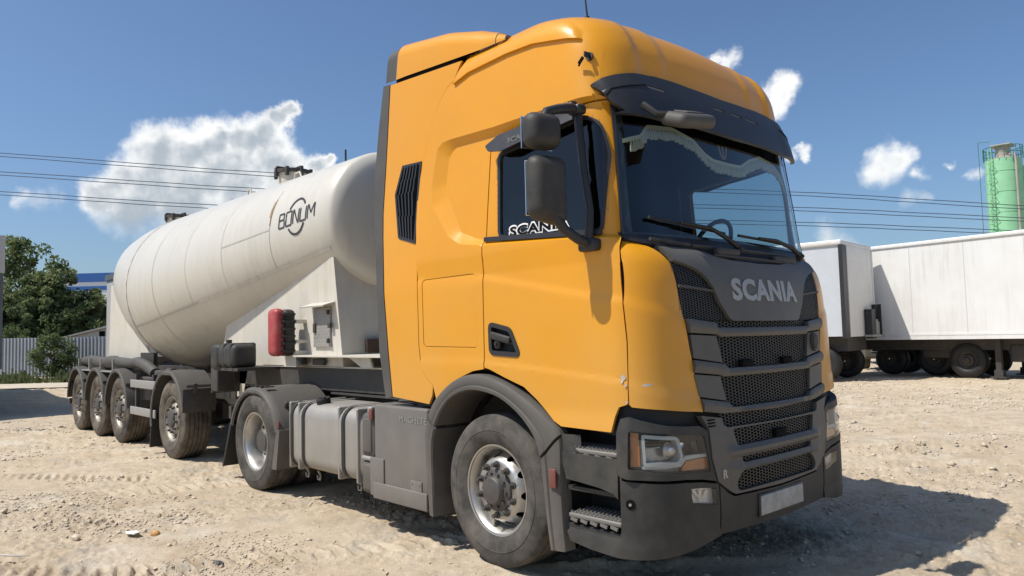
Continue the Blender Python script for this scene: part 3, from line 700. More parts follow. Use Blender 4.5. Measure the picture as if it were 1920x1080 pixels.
for t, b, o, h in BANDS: cabpart('grille_band', 'grey', [sympoly(t, b)], skin(0, bul(t, b, o, h)), parent=grille, res=.022, thick=.04, g=.002)
for sg in (1,-1):
    for q in ([(.818,1.510),(.797,1.368),(.53,1.332),(.578,1.498)], [(.805,1.281),(.772,1.145),(.525,1.105),(.565,1.258)]):
        cabpart('side_plate', 'grey', [dens([(fy(-sg*y, z), z) for y, z in q], .04)], skin(.004), parent=grille, res=.04, thick=.03, g=.003)
def honey(poly, fn, px=.045, pz=.0185, bar=.0048, depth=.012, name='grille_mesh', m='mesh', parent=None):
    A = np.array(poly); x0, z0 = A.min(0); x1, z1 = A.max(0); mb = MB(); j = 0; z = z0
    hexs = [(-.5,0),(-.25,.5),(.25,.5),(.5,0),(.25,-.5),(-.25,-.5)]
    cells = []
    dx = px*.75
    k = 0; x = x0-px
    while x < x1+px:
        z = z0-pz+(pz/2 if k % 2 else 0)
        while z < z1+pz:
            cells.append((x, z)); z += pz
        x += dx; k += 1
    cells = np.array(cells); cells = cells[inpoly(cells, poly)|(pdist(cells, poly) < .014)]
    V = []; F = []
    for cx, cz in cells:
        o = len(V)
        V += [(cx+a*px, cz+b*pz, 0) for a, b in hexs]
        V += [(cx+a*(px-bar*2.6), cz+b*(pz-bar), 0) for a, b in hexs]
        V += [(cx+a*(px-bar*2.6), cz+b*(pz-bar), -depth) for a, b in hexs]
        for i in range(6):
            q = (i+1) % 6; F += [(o+i, o+q, o+6+q, o+6+i), (o+6+i, o+6+q, o+12+q, o+12+i)]
    V = np.array(V); V[:,0] = np.clip(V[:,0], x0-.02, x1+.02); V[:,1] = np.clip(V[:,1], z0-.006, z1+.006)
    P = fn(V[:,:2], V[:,2]); mb.v = [tuple(p) for p in P]; mb.f = F
    return mb.build(name, m, parent, 0, recalc=False)
def yz_fn(off, disp=None):
    def fn(V, w):
        S = np.array([(fy(y, z), z) for y, z in V]); return skin(off, (lambda V_: w) if disp is None else (lambda V_: disp(V_)+w))(S)[0]
    return fn
MESHES = [[(-.57,1.50),(.57,1.50),(.515,1.30),(-.515,1.30)], [(-.55,1.262),(.55,1.262),(.51,1.068),(-.51,1.068)], [(-.575,1.58),(.575,1.58),(.575,1.54),(-.575,1.54)], [(-.58,1.03),(.58,1.03),(.56,.955),(-.56,.955)]]
for q in MESHES: honey(q, yz_fn(-.012), parent=grille)
for sg in (1,-1):
    q = [(-sg*y, z) for y, z in [(.880,1.932),(.70,1.89),(.60,1.83),(.52,1.70),(.43,1.595),(.58,1.60),(.848,1.61)]]
    honey(q, yz_fn(-.012), px=.034, pz=.014, bar=.004, parent=grille)
    q2 = dens([(fy(-sg*y, z), z) for y, z in [(.872,1.800),(.55,1.772),(.545,1.758),(.87,1.784)]], .04)
    cabpart('mesh_divider', 'fender', [q2], skin(.002), parent=grille, res=.03, g=0)
mb = MB()
for y in (-.29,.21): 
    P, n = skin(.002)(np.array([(fy(y+a, 1.325+b), 1.325+b) for a, b in ((-.06,.03),(-.06,-.02),(.06,-.02),(.06,.03),(0,0))])); mb.rbox(P[4], (.03,.125,.042), .008)
split(mb, 'sensor_slot', 'seam', grille)
mb = MB(); c = onskin(.655,1.435,.012); prof = [(.0,.062),(.042,.04),(.045,-.01),(.022,-.055),(0,-.068),(-.022,-.055),(-.045,-.01),(-.042,.04)]
mb.prism(prof, lambda a, b, t: (c.x+t-.004, c.y+a, c.z+b), .014); mb.prism([(a*.7, b*.7) for a, b in prof], lambda a, b, t: (c.x+t+.008, c.y+a, c.z+b), .008)
mb.build('badge', 'dark', grille, 20)
# black wall behind all grille openings and under the corner panels
mb = MB(); patch(mb, dens([(fy(-1.0,1.95),1.95),(0,1.95),(fy(1.0,1.95),1.95),(fy(1.0,.5),.5),(0,.5),(fy(-1.0,.5),.5)], .08), skin(-.075), (), .08, (), 0)
mb.build('grille_backing', 'seam', TR, 0, recalc=False)

# lower grille in the bumper
lowt = [(.790,1.044),(.60,1.012),(.58,.968),(.555,.955),(0,.952)]; lowb = [(.672,.652),(.57,.59),(.515,.568),(0,.548)]
lowp = dens([(fy(y, z), z) for y, z in [(-.790,1.044),(-.60,1.016),(-.585,.972),(-.555,.957),(0,.953),(.555,.957),(.585,.972),(.60,1.016),(.790,1.044),(.728,.955),(.722,.80),(.672,.652),(.57,.588),(.515,.560),(0,.548),(-.515,.560),(-.57,.588),(-.672,.652),(-.722,.80),(-.728,.955)]], .04)
H4 = [(-.512,.942),(.512,.942),(.475,.840),(-.475,.840)]; H5 = [(-.445,.772),(.445,.772),(.425,.735),(-.425,.735)]; H6 = [(-.42,.690),(.42,.690),(.47,.660),(.505,.61),(.47,.575),(-.47,.575),(-.505,.61),(-.47,.660)]
holes = [[(fy(y, z), z) for y, z in dens(rnd(h, .02), .05)] for h in (H4, H5, H6)]
def lowd(V): 
    z = V[:,1]; y = np.abs(cabpos(V[:,0], z)[:,1]); m = np.clip((.60-y)/.05, 0, 1)
    s = np.zeros(len(V))
    for c_, w, h in ((.806,.034,.022),(.712,.022,.014)): s += h*np.clip(1-np.abs(z-c_)/w, 0, 1)**.5*m
    return .012+s
lg = cabpart('lower_grille', 'grey', [lowp], skin(0, lowd), holes=holes, res=.022, thick=.04, g=.003)
for h in (H4, H5, H6): honey(h, yz_fn(-.008), parent=lg)
mb = MB(); P = onskin(.02,.872,.004); mb.rbox(P, (.03,.14,.05), .01); P = onskin(.55,.77,.02)
for y in (-.70,-.65): pass
for k in range(3): mb.rbox(onskin(-.70,1.010-.018*k,.010), (.014,.07,.008), .002)
split(mb, 'sensor_slot', 'seam', lg)
def lowtext(y0, z0): return front_fn(y0, z0, lowd)
text_on('lettering', 'R', 'letter', lowtext(-.61,.692), .042, lg, bold=.03, depth=.006, height=.052)

# bumper, lamps, steps
bt = [(-.655,.640),(-.57,.578),(-.515,.552),(0,.540),(.515,.552),(.57,.578),(.655,.640),(.650,.345),(0,.335),(-.650,.345)]
bp = cabpart('bumper', 'plastic', [dens([(fy(y, z), z) for y, z in bt], .04)], skin(.004), res=.05, thick=.06)
mb = MB()
Pn = skin(.018)(np.array([(fy(y, z), z) for y, z in ((-.26,.512),(.26,.512),(.26,.398),(-.26,.398))]))[0]
c = sum((Vector(p) for p in Pn), Vector())/4; mb.rbox(c, (.012,.53,.118), .004); 
mb.build('number_plate', 'plate', bp); mb = MB(); mb.rbox(c+Vector((-.004,0,-.064)), (.02,.44,.012), .003); mb.rbox(c+Vector((-.008,0,0)), (.012,.56,.14), .004); mb.build('plate_holder', 'visor', bp)
for sg in (1,-1):
    Y = lambda y: -sg*y
    k = [(fy(Y(.66),.645),.645),(fy(Y(.80),.672),.672),(fy(Y(.95),.690),.690),(fx(1.15,.712,sg),.712),(fx(1.118,.712,sg),.712),(fx(1.112,.55,sg),.55),(fx(1.108,.41,sg),.41),(fx(1.09,.395,sg),.395),(fx(.735,.400,sg),.400),(fx(.71,.37,sg),.37),(fx(.74,.315,sg),.315),(fx(.90,.295,sg),.295),(fx(1.10,.285,sg),.285),(fy(Y(1.1),.29),.29),(fy(Y(.88),.305),.305),(fy(Y(.655),.345),.345)]
    fog = [(fy(Y(y), z), z) for y, z in ((.915,.648),(.69,.622),(.68,.526),(.90,.560))]
    def cd(V): return .006+.010*np.clip((.40-V[:,1])/.03, 0, 1)
    bc = cabpart('bumper_corner', 'plastic', [dens(k, .04)], skin(0, cd), holes=[dens(fog, .04)], res=.035, thick=.06)
    mb = MB(); patch(mb, dens(fog, .04), skin(-.03), (), .04, (), 0); fl = mb.build('fog_lamp', 'reflect', bc, 30, recalc=False)
    mb = MB(); patch(mb, inset(dens(fog, .04), .004), skin(.008), (), .04, (), 0); mb.build('lens', 'lens', fl, 30, recalc=False)
    mb = MB()
    for k in range(3): patch(mb, dens([(fy(Y(.88-.06*k), .63-.008*k), .63-.008*k),(fy(Y(.85-.06*k),.63-.008*k),.63-.008*k),(fy(Y(.80),.55),.55)], .03), skin(-.018), (), .03, (), 0)
    mb.build('bulb_reflector', 'reflect', fl, 30, recalc=False)
    mb = MB(); P = Vector(skin(.004)(np.array([(fx(1.172,.585,sg),.585)]))[0][0]); n = Vector((.35,-sg,0)).normalized()
    mb.cyl(P-n*.02, P+n*.006, .027, 20); mb.build('tow_plug', 'seam', bc); mb = MB(); mb.cyl(P, P+n*.012, .008, 10); mb.build('plug_pin', 'steelg', bc)
    # headlight
    hf = [(fx(1.100,.735,sg),.735),(fx(1.092,.86,sg),.86),(fx(1.094,.97,sg),.97),(fx(1.12,1.05,sg),1.05),(fx(1.164,1.062,sg),1.062),(fx(1.22,1.045,sg),1.045),(fy(Y(1.06),1.012),1.012),(fy(Y(.80),.988),.988),(fy(Y(.733),.955),.955),(fy(Y(.727),.80),.80),(fy(Y(.678),.655),.655),(fy(Y(.80),.680),.680),(fy(Y(.95),.700),.700),(fx(1.15,.720,sg),.720)]
    ho = [(fx(1.168,.984,sg),.984),(fy(Y(1.05),.962),.962),(fy(Y(.90),.945),.945),(fy(Y(.775),.933),.933),(fy(Y(.735),.76),.76),(fy(Y(.735),.722),.722),(fy(Y(.95),.738),.738),(fy(Y(1.1),.752),.752),(fx(1.166,.778,sg),.778)]
    ho = rnd(dens(ho, .2), .02)
    def hfd(V): return .008+.022*np.clip(1-np.abs(np.abs(V[:,0])-1.24)/.08, 0, 1)
    hl = cabpart('headlight', 'plastic', [dens(hf, .04)], skin(0, hfd), holes=[ho], res=.03, thick=.05)
    mb = MB(); patch(mb, inset(ho, -.004), skin(-.075), (), .04, (), 0); mb.build('lamp_housing', 'housing', hl, 30, recalc=False)
    mb = MB(); patch(mb, inset(ho, .001), skin(.004), (), .03, (), 0); mb.build('lens', 'lens', hl, 40, recalc=False)
    ins = [(fx(1.225,.965,sg),.965),(fy(Y(1.0),.945),.945),(fy(Y(.975),.93),.93),(fy(Y(.95),.82),.82),(fy(Y(.985),.785),.785),(fx(1.235,.79,sg),.79)]
    mb = MB(); q = dens(rnd(ins, .02), .03); patch(mb, q, skin(-.006), [inset(q, .020)], .02, (), .05)
    tail = [(fy(Y(.985),.80),.80),(fy(Y(.93),.832),.832),(fy(Y(.74),.822),.822),(fy(Y(.74),.806),.806),(fy(Y(.93),.806),.806),(fy(Y(.97),.775),.775),(fx(1.23,.775,sg),.775),(fx(1.23,.79,sg),.79)]
    patch(mb, dens(tail, .03), skin(-.010), (), .03, (), .02)
    mb.build('light_guide', 'guide', hl, 30, recalc=False)
    mb = MB(); patch(mb, inset(q, .02), skin(-.05, lambda V: -.05*np.abs(np.sin((V[:,1]-.79)*28))), (), .02, (), 0); 
    q3 = dens([(fy(Y(.93),.93),.93),(fy(Y(.83),.92),.92),(fy(Y(.80),.85),.85),(fy(Y(.92),.84),.84)], .03); patch(mb, q3, skin(-.04, lambda V: -.03*np.sin((V[:,1]-.84)*30)), (), .02, (), 0)
    mb.build('reflector', 'chrome', hl, 60, recalc=False)
    mb = MB(); ctr = Vector(skin(-.035)(np.array([(fy(Y(1.04),.87),.87)]))[0][0])
    mb.lathe([(.0,.045),(.0,.038),(.03,.03),(.045,.012),(.05,.001)], (0,0,0), 20); rot = Matrix.Rotation(R(-90*1),3,'Z'); mb.v = [tuple(ctr+rot @ Vector(v)) for v in mb.v]
    mb.build('projector', 'alu', hl, 40)
    mb = MB(); q4 = [(fx(1.170,.975,sg),.975),(fx(1.213,.972,sg),.972),(fx(1.22,.79,sg),.79),(fx(1.170,.786,sg),.786)]; patch(mb, dens(q4, .03), skin(-.012), (), .03, (), .02)
    q5 = [(fy(Y(.92),.800),.800),(fy(Y(.742),.800),.800),(fy(Y(.742),.735),.735),(fy(Y(.955),.750),.750),(fy(Y(.955),.77),.77)]; patch(mb, dens(q5, .03), skin(-.014), (), .03, (), .02)
    split(mb, 'indicator', 'amber', hl, 30, recalc=False)
    # steps
    mb = MB()
    x0, x1 = .66, 1.10
    stw = [(x0-.03,.845),(x1,.845),(1.098,.66),(1.06,.615),(.80,.640),(.72,.66)]
    patch(mb, dens([(fx(x, z, sg), z) for x, z in [(.645,.828),(.9,.822),(1.09,.822),(1.09,.60),(1.06,.628),(.95,.648),(.80,.662),(.695,.668)]], .05), skin(-.006), (), .05, (), .03)
    mb.b6(.62,1.10,-sg*.92,-sg*.90,.30,.98); mb.b6(.66,1.12,-sg*.92,-sg*1.20,.36,.405); mb.b6(.64,1.10,-sg*.92,-sg*1.19,.60,.625)
    mb.b6(1.10,1.115,-sg*.90,-sg*1.215,.36,.82); mb.b6(.60,.615,-sg*.90,-sg*1.15,.36,.98)
    sw_ = mb.build('step_well', 'plastic', TR, 30, recalc=False)
    for z, xa, xb in ((.838,.64,1.08),(.455,.69,1.095)):
        mb = MB(); mb.rbox(((xa+xb)/2, -sg*1.10, z), (xb-xa,.22,.03), .012)
        yo = 1.215
        for i in range(int((xb-xa)/.030)):
            for j in range(6):
                xx = xa+.02+.030*i+(.015 if j % 2 else 0); mb.box((xx, -sg*(yo-.02-.034*j), z+.018), (.010,.012,.014), rot=Matrix.Rotation(.5,3,'Z'))
        for i in range(5): mb.box((xa+.05+i*(xb-xa-.1)/4, -sg*(yo-.005), z-.022), ((xb-xa)/8,.012,.016), rot=Matrix.Rotation(.2,3,'Y'))
        mb.build('step', 'stepm', sw_, 20)
# ---------------------------------------------------------------- wheels
def tyre_profile(R0, w, grooves, bulge=.032):
    k = (R0-.30)
    p = [(.012,.292),(-.002,.302),(-.012,.315),(-bulge*.8,.300+k*.28),(-bulge,.300+k*.42),(-bulge*1.0,.300+k*.46),(-bulge*1.08,.300+k*.47),(-bulge*1.08,.300+k*.50),(-bulge*.98,.300+k*.51),(-bulge*.85,.300+k*.68),(-bulge*.5,.300+k*.86),(-bulge*.2,R0-.012),(.004,R0-.004)]
    for g in grooves: p += [(g-.008,R0),(g-.006,R0-.013),(g+.006,R0-.013),(g+.008,R0)]
    e = w-2*bulge
    p += [(e-.004,R0-.004),(e+bulge*.3,R0-.014),(e+bulge,.300+k*.55),(e+bulge,.300+k*.4),(e+bulge*.6,.300+k*.2),(e,.300)]
    return p
def disc(mb, prof, nh, hr, hw_, hh, seg=72, thick=.012):
    rs = [p[0] for p in prof]; ys = [p[1] for p in prof]; r0, r1 = rs[0], rs[-1]
    ring = lambda r, n: [(r*math.cos(2*math.pi*i/n), r*math.sin(2*math.pi*i/n)) for i in range(n)]
    holes = [ring(r0, 48)]
    for k in range(nh):
        a = 2*math.pi*(k+.5)/nh; c, s = math.cos(a), math.sin(a)
        holes.append([(c*(hr+hh*math.cos(t))-s*hw_*math.sin(t), s*(hr+hh*math.cos(t))+c*hw_*math.sin(t)) for t in np.linspace(0, 2*math.pi, 18, endpoint=False)])
    def fn(V):
        r = np.hypot(V[:,0], V[:,1]); y = np.interp(r, rs, ys); dy = (np.interp(r+1e-3, rs, ys)-np.interp(r-1e-3, rs, ys))/2e-3
        n = np.stack([V[:,0]/r*dy, -np.ones(len(V)), V[:,1]/r*dy], 1); n /= np.linalg.norm(n, axis=1)[:,None]
        return np.stack([V[:,0], y, V[:,1]], 1), n
    patch(mb, ring(r1, seg), fn, holes, .016, (), thick)
def make_wheel(kind, parent):
    # outer face towards -y, rim flange at y = 0, axle on the local origin
    w = bpy.data.objects.new('wheel', None); C.objects.link(w); w.parent = parent; w.empty_display_size = .3
    wide = kind == 'trailer'
    R0 = {'front': .505, 'rear': .50, 'trailer': .525}[kind]; wd = .385 if wide else .33
    gr = {'front': (.055,.105,.155,.205), 'rear': (.06,.13,.20), 'trailer': (.05,.11,.16,.21,.27)}[kind]
    mb = MB(); prof = tyre_profile(R0, wd, gr); nt_ = len(prof)
    if kind == 'rear':
        seg = 144
        def rf(j, k, r): return r-.012 if (r > R0-.006 and (k+(6 if prof[j][0] > .09 else 0)+(3 if prof[j][0] > .16 else 0)) % 8 < 1) else r
        mb.lathe(prof, seg=seg, rf=rf)
    elif kind == 'front':
        mb.lathe(prof, seg=96)
    else: mb.lathe(prof, seg=80)
    def par(o): o.parent = w; o.location = (0,0,0); return o
    par(mb.build('tyre', 'tyredirt' if wide else 'tyre', None, 38))
    mb = MB(); rimm = 'rimg' if wide else 'alu'
    if kind == 'rear':
        mb.lathe([(.014,.286),(-.004,.290),(-.006,.303),(.004,.304),(.008,.290),(.03,.272),(.06,.262),(.11,.252),(.16,.246),(.172,.225),(.175,.14)], seg=64)
        par(mb.build('rim', rimm, None, 40))
        mb = MB(); mb.lathe([(.172,.15),(.12,.145),(.10,.13),(.06,.11),(.055,.06),(.05,.001)], seg=40)
        for k in range(10):
            a = 2*math.pi*k/10; mb.cyl((.167*math.cos(a),.174,.167*math.sin(a)), (.167*math.cos(a),.13,.167*math.sin(a)), .017, 6)
        par(mb.build('hub', 'hub', None, 35))
        mb = MB(); p2 = [(y+.36, r) for y, r in tyre_profile(R0, .33, (.06,.13,.20))]; mb.lathe(p2, seg=64); par(mb.build('inner_tyre', 'tyre', None, 38))
    else:
        mb.lathe([(.014,.288),(-.004,.291),(-.006,.302),(.003,.304),(.006,.288),(.025,.270),(.05,.262),(.12,.256),(.20,.25)], seg=72)
        if kind == 'front': disc(mb, [(.118,.010),(.150,.008),(.180,.008),(.196,.012),(.206,.022),(.225,.058),(.245,.092),(.262,.112)], 10, .231, .028, .022)
        else: disc(mb, [(.10,.0),(.150,-.004),(.180,.0),(.194,.012),(.225,.05),(.262,.085)], 8, .226, .042, .031)
        par(mb.build('rim', rimm, None, 32))
        mb = MB(); h = .0
        if kind == 'front': mb.lathe([(.02,.142),(-.004,.140),(-.012,.125),(-.018,.098),(-.040,.092),(-.052,.082),(-.056,.055),(-.060,.03),(-.058,.001)], seg=40)
        else: mb.lathe([(.02,.120),(-.022,.112),(-.034,.09),(-.038,.055),(-.038,.001)], seg=32)
        for k in range(10):
            a = 2*math.pi*(k+.1)/10; x, z = .1675*math.cos(a), .1675*math.sin(a); y0 = .008
            mb.cyl((x, y0, z), (x, y0-.010, z), .024, 14); mb.cyl((x, y0-.008, z), (x, y0-.045, z), .017, 6, .015)
            if kind == 'front': a2 = a+.3; mb.cyl((.112*math.cos(a2),-.010,.112*math.sin(a2)), (.112*math.cos(a2),-.03,.112*math.sin(a2)), .010, 6)
        par(mb.build('hub', 'hub', None, 35))
        mb = MB(); mb.lathe([(.16,.252),(.16,.001)], seg=40); par(mb.build('brake_drum', 'seam', None, 0))
    return w
def place_wheel(src, parent, x, y, z, spin, left=False):
    o = src if src.get('used') is None else copy_tree(src, parent); src['used'] = 1
    o.parent = parent; o.location = (x, y, z); o.rotation_euler = (0, spin, 0) if not left else (0, spin, math.pi)
    return o
wf = make_wheel('front', TR); wr = make_wheel('rear', TR)
for o, y, l in ((wf,-1.172,0), (wf,1.172,1)): place_wheel(o, TR, 0, y, .50, .4, l)
for o, y, l in ((wr,-1.215,0), (wr,1.215,1)): place_wheel(o, TR, -3.757, y, .495, .2, l)
for w in (wf, wr):
    for k in list(w.keys()): 
        if k == 'used': del w['used']
for o in TR.children:
    if 'used' in o.keys(): del o['used']

# ---------------------------------------------------------------- wheel arch, skirt, tank, rear wing, chassis
AO = [(-.676,.242),(-.705,.50),(-.728,.756),(-.715,.86),(-.675,.965),(-.59,1.075),(-.47,1.165),(-.33,1.235),(-.181,1.268),(-.02,1.265),(.149,1.225),(.30,1.165),(.446,1.09),(.57,1.01),(.649,.945),(.668,.86),(.665,.70),(.672,.45),(.690,.241)]
AI = [(-.600,.241),(-.606,.46),(-.612,.689),(-.60,.79),(-.565,.89),(-.50,.99),(-.41,1.075),(-.30,1.130),(-.16,1.160),(-.02,1.155),(.12,1.128),(.25,1.07),(.36,.995),(.45,.90),(.495,.80),(.512,.70),(.528,.56),(.548,.40),(.575,.235)]
def smooth(pl, k=4):
    out = []; n = len(pl)
    for i in range(n-1):
        p0, p1, p2, p3 = (Vector(pl[max(0, min(n-1, j))]) for j in (i-1, i, i+1, i+2))
        for t in range(k):
            u = t/k; out.append(tuple(.5*((2*p1)+(p2-p0)*u+(2*p0-5*p1+4*p2-p3)*u*u+(3*p1-p0-3*p2+p3)*u**3)))
    out.append(tuple(pl[-1])); return out
AO, AI = smooth(AO), smooth(AI)
def archband(i0, i1, off):
    m = MB(); rows = []
    for (ox, oz), (ix, iz) in list(zip(AO, AI))[i0:i1]:
        L = lambda t: (ox+(ix-ox)*t, oz+(iz-oz)*t)
        row = [(L(-.02), 1.16), (L(0), 1.222), (L(.06), 1.240), (L(.22), 1.252), (L(.55), 1.256), (L(.68), 1.252), (L(.74), 1.262), (L(.92), 1.262), (L(1.0), 1.250), (L(1.02), .93)]
        rows.append([(x, -(y+off), z) for (x, z), y in row])
    n = len(rows[0]); vs = [p for r in rows for p in r]
    fs = [(i*n+j, i*n+j+1, (i+1)*n+j+1, (i+1)*n+j) for i in range(len(rows)-1) for j in range(n-1)]
    m.add(vs, fs+[tuple(range(n)), tuple(range((len(rows)-1)*n, len(rows)*n))]); return m
for left in (0, 1):
    def fin(m): return m.mirror_y() if left else m
    f = fin(archband(16, 58, .0)).build('front_fender', 'fender', TR, 30)
    fin(archband(0, 16, -.004)).build('fender_flap', 'fender', f, 30); fin(archband(58, 73, -.004)).build('fender_flap', 'fender', f, 30)
    # front flap: wider, reaches to the step well
    m = MB(); m.add([(.655,-1.215,.93),(.79,-1.19,.93),(.80,-1.19,.80),(.66,-1.222,.80)], [(0,1,2,3)]); m.prism([(.60,.945),(.79,.835),(.69,.80),(.655,.84)], lambda a, b, t: (a, -1.215+t, b), .05)
    fin(m).build('fender_bracket', 'plastic', f, 30)
    m = MB(); m.rbox((.62,-1.262,.665), (.055,.012,.115), .006); fin(m).build('side_reflector', 'redl', f)
    m = MB(); c = [(x, z) for (x, z) in AI]
    m.add([(x*1.01, -1.16, .5+(z-.5)*1.01) for x, z in c]+[(x*1.01, -.85, .5+(z-.5)*1.01) for x, z in c], [(i, i+1, i+1+len(c), i+len(c)) for i in range(len(c)-1)])
    m.add([(x, -.84, z) for x, z in c], [tuple(range(len(c)))]); fin(m).build('arch_liner', 'liner', TR, 40)
    # skirt
    m = MB(); m.rbox((-1.085,-1.10,.625), (.735,.23,.745), .02)
    m.rbox((-1.40,-1.218,.42), (.20,.02,.30), .005)
    sk = fin(m).build('side_skirt', 'skirt', TR)
    m = MB(); m.rbox((-1.085,-1.222,.315), (.735,.02,.13), .008); m.rbox((-.86,-1.219,.37), (.14,.012,.17), .004)
    for x, z in ((-.91,.43),(-.81,.43),(-.91,.31),(-.81,.31)): m.cyl((x,-1.224,z), (x,-1.229,z), .007, 8)
    fin(m).build('skirt_plate', 'skirt', sk)
    if not left: text_on('lettering', 'MACHETE', 'lettergrey', lambda V, w: np.stack([-.90+V[:,0], -1.2155-w*np.ones(len(V)), .905+V[:,1]], 1), .36, sk, bold=.0, depth=.0025, height=.05)
    m = MB(); m.b6(-1.45,-.72,-.99,-.5,.985,1.0); m.tube([(-1.4,-1.0,1.01),(-1.1,-.95,1.03),(-.8,-.9,1.02)], .012); m.rbox((-1.0,-1.0,1.012), (.3,.1,.03), .01); fin(m).build('catwalk', 'dark', TR)
    # stacked air tanks / urea box between skirt and fuel tank
    for z, h in ((.735,.36),(.395,.27)):
        m = MB(); m.rbox((-1.575,-1.09,z), (.20,.22,h), .035); m.rbox((-1.575,-1.15,z), (.14,.13,h*.8), .02); fin(m).build('battery_box', 'fender', TR)
    m = MB(); m.rbox((-1.575,-1.15,.548), (.18,.12,.035), .012); fin(m).build('box_latch', 'steelg', TR)
    m = MB(); m.rbox((-1.49,-1.215,.915), (.05,.03,.09), .01); fin(m).build('side_marker', 'redl', TR); m = MB(); m.rbox((-1.545,-1.18,.945), (.06,.05,.05), .012); fin(m).build('filler_neck', 'steelg', TR)
    # fuel tank
    m = MB(); m.rbox((-2.365,-.90,.63), (1.41,.61,.62), .13, 6)
    for x in (-3.03,-1.70): pass
    ft = fin(m).build('fuel_tank', 'tankalu', TR, 40)
    m = MB()
    for x in (-2.98,-2.80,-2.05,-1.74): m.rbox((x,-.90,.63), (.030,.617,.627), .133, 6)
    split(fin(m), 'tank_ridge', 'tankalu', ft, 40)
    for x in (-2.93,-2.70,-1.96):
        m = MB(); y0, y1, z0, z1, r = -1.217, -.6, .312, .952, .138
        path = [(y1, z1)]+[(y0+r*(1-math.sin(t)), z1-r*(1-math.cos(t))) for t in np.linspace(0, math.pi/2, 7)]+[(y0+r*(1-math.cos(t)), z0+r*(1-math.sin(t))) for t in np.linspace(0, math.pi/2, 7)]+[(y0+.16, z0-.0),(-.6,z0)]
        vs = []
        for y, z in path: vs += [(x-.022,y,z),(x+.022,y,z)]
        m.add(vs, [(2*i, 2*i+1, 2*i+3, 2*i+2) for i in range(len(path)-1)])
        fin(m).build('tank_strap', 'black', ft, 30)
        m = MB(); m.cyl((x,-1.06,.30), (x,-1.03,.245), .010, 8); m.tube([(x-.03,-1.05,.25),(x-.02,-1.05,.215),(x+.02,-1.05,.215),(x+.03,-1.05,.25)], .009, 6); fin(m).build('strap_hook', 'steelg', ft)
    m = MB(); m.cyl((-2.55,-1.07,.935), (-2.55,-1.085,.985), .065, 20); m.rbox((-2.55,-1.088,.99), (.10,.03,.02), .006); fin(m).build('tank_cap', 'black', ft)
    # rear wing in three pieces with mudflap
    m = MB(); rows = []
    for t in np.linspace(R(15), R(165), 26):
        r = .585; x = -3.757+r*1.06*math.cos(t); z = .495+r*.98*math.sin(t)
        if math.sin(t) > .8: z = min(z, 1.058)
        cx, cz = -math.cos(t), -math.sin(t)
        row = [(-1.235, .075), (-1.252, .055), (-1.250, .03), (-1.225, .008), (-1.17, 0), (-.62, 0)]
        rows.append([(x+cx*d, y, z+cz*d) for y, d in row])
    n = 6; m.add([p for r_ in rows for p in r_], [(i*n+j, i*n+j+1, (i+1)*n+j+1, (i+1)*n+j) for i in range(len(rows)-1) for j in range(n-1)])
    rwg = fin(m).build('rear_fender', 'fender', TR, 40)
    m = MB()
    for k in range(5): m.rbox((-3.98+.11*k,-1.16,1.064), (.035,.10,.012), .004)
    split(fin(m), 'fender_slot', 'liner', rwg)
    m = MB(); m.prism([(-3.20,.66),(-3.13,.66),(-3.20,.27),(-3.30,.27),(-3.24,.50)], lambda a, b, t: (a, -1.245+t, b), .62); fin(m).build('fender_flap', 'fender', rwg)
    m = MB(); m.prism([(-4.355,.65),(-4.31,.64),(-4.54,.16),(-4.57,.16)], lambda a, b, t: (a, -1.245+t, b), .62); fin(m).build('mudflap', 'black', rwg)
    m = MB()
    for x, y in ((-3.30,-1.10),(-3.22,-1.0)): m.rbox((x,y,.86), (.05,.04,.14), .008, rot=Matrix.Rotation(R(30),3,'Y')); m.rbox((x+.01,y-.02,.80), (.03,.03,.10), .006)
    split(fin(m), 'fender_latch', 'dark', rwg); m = MB(); m.rbox((-3.185,-1.225,.70), (.03,.02,.085), .005); fin(m).build('side_reflector', 'redl', rwg)
m = MB()
for s in (1,-1): m.b6(-4.75,.9,s*.36,s*.43,.70,.96)
m.b6(-4.75,-4.68,-1.1,1.1,.66,.80); m.b6(-1.5,1.2,-.5,.5,.42,1.15); m.b6(-2.4,-1.4,-.55,.55,.35,.70)
m.build('chassis_frame', 'dark', TR, 0)
m = MB(); m.cyl((-3.757,-.9,.495), (-3.757,.9,.495), .09, 16); m.rbox((-3.757,0,.495), (.40,.42,.40), .12); m.cyl((0,-.95,.46), (0,.95,.46), .06, 12); split(m, 'axle', 'dark', TR)
m = MB(); m.rbox((-3.2,0,1.10), (.86,.86,.05), .02); m.b6(-3.4,-3.0,-.45,-.36,.96,1.08); m.b6(-3.4,-3.0,.36,.45,.96,1.08); m.build('fifth_wheel', 'dark', TR)
m = MB(); m.b6(-3.25,-1.35,-.62,.62,.965,.985); m.cyl((-1.55,-.45,1.0),(-1.55,-.45,1.12), .015, 8)
for y in (-.1,.0,.1): m.tube([(-1.6,y,1.15),(-1.75,y*2,1.02),(-2.0,y*3,1.06),(-2.2,y*2,1.25)], .014, 6)
m.rbox((-2.15,-.35,1.09), (.22,.04,.12), .01); m.rbox((-2.15,-.35,1.02), (.30,.06,.03), .01); m.build('deck_plate', 'dark', TR)

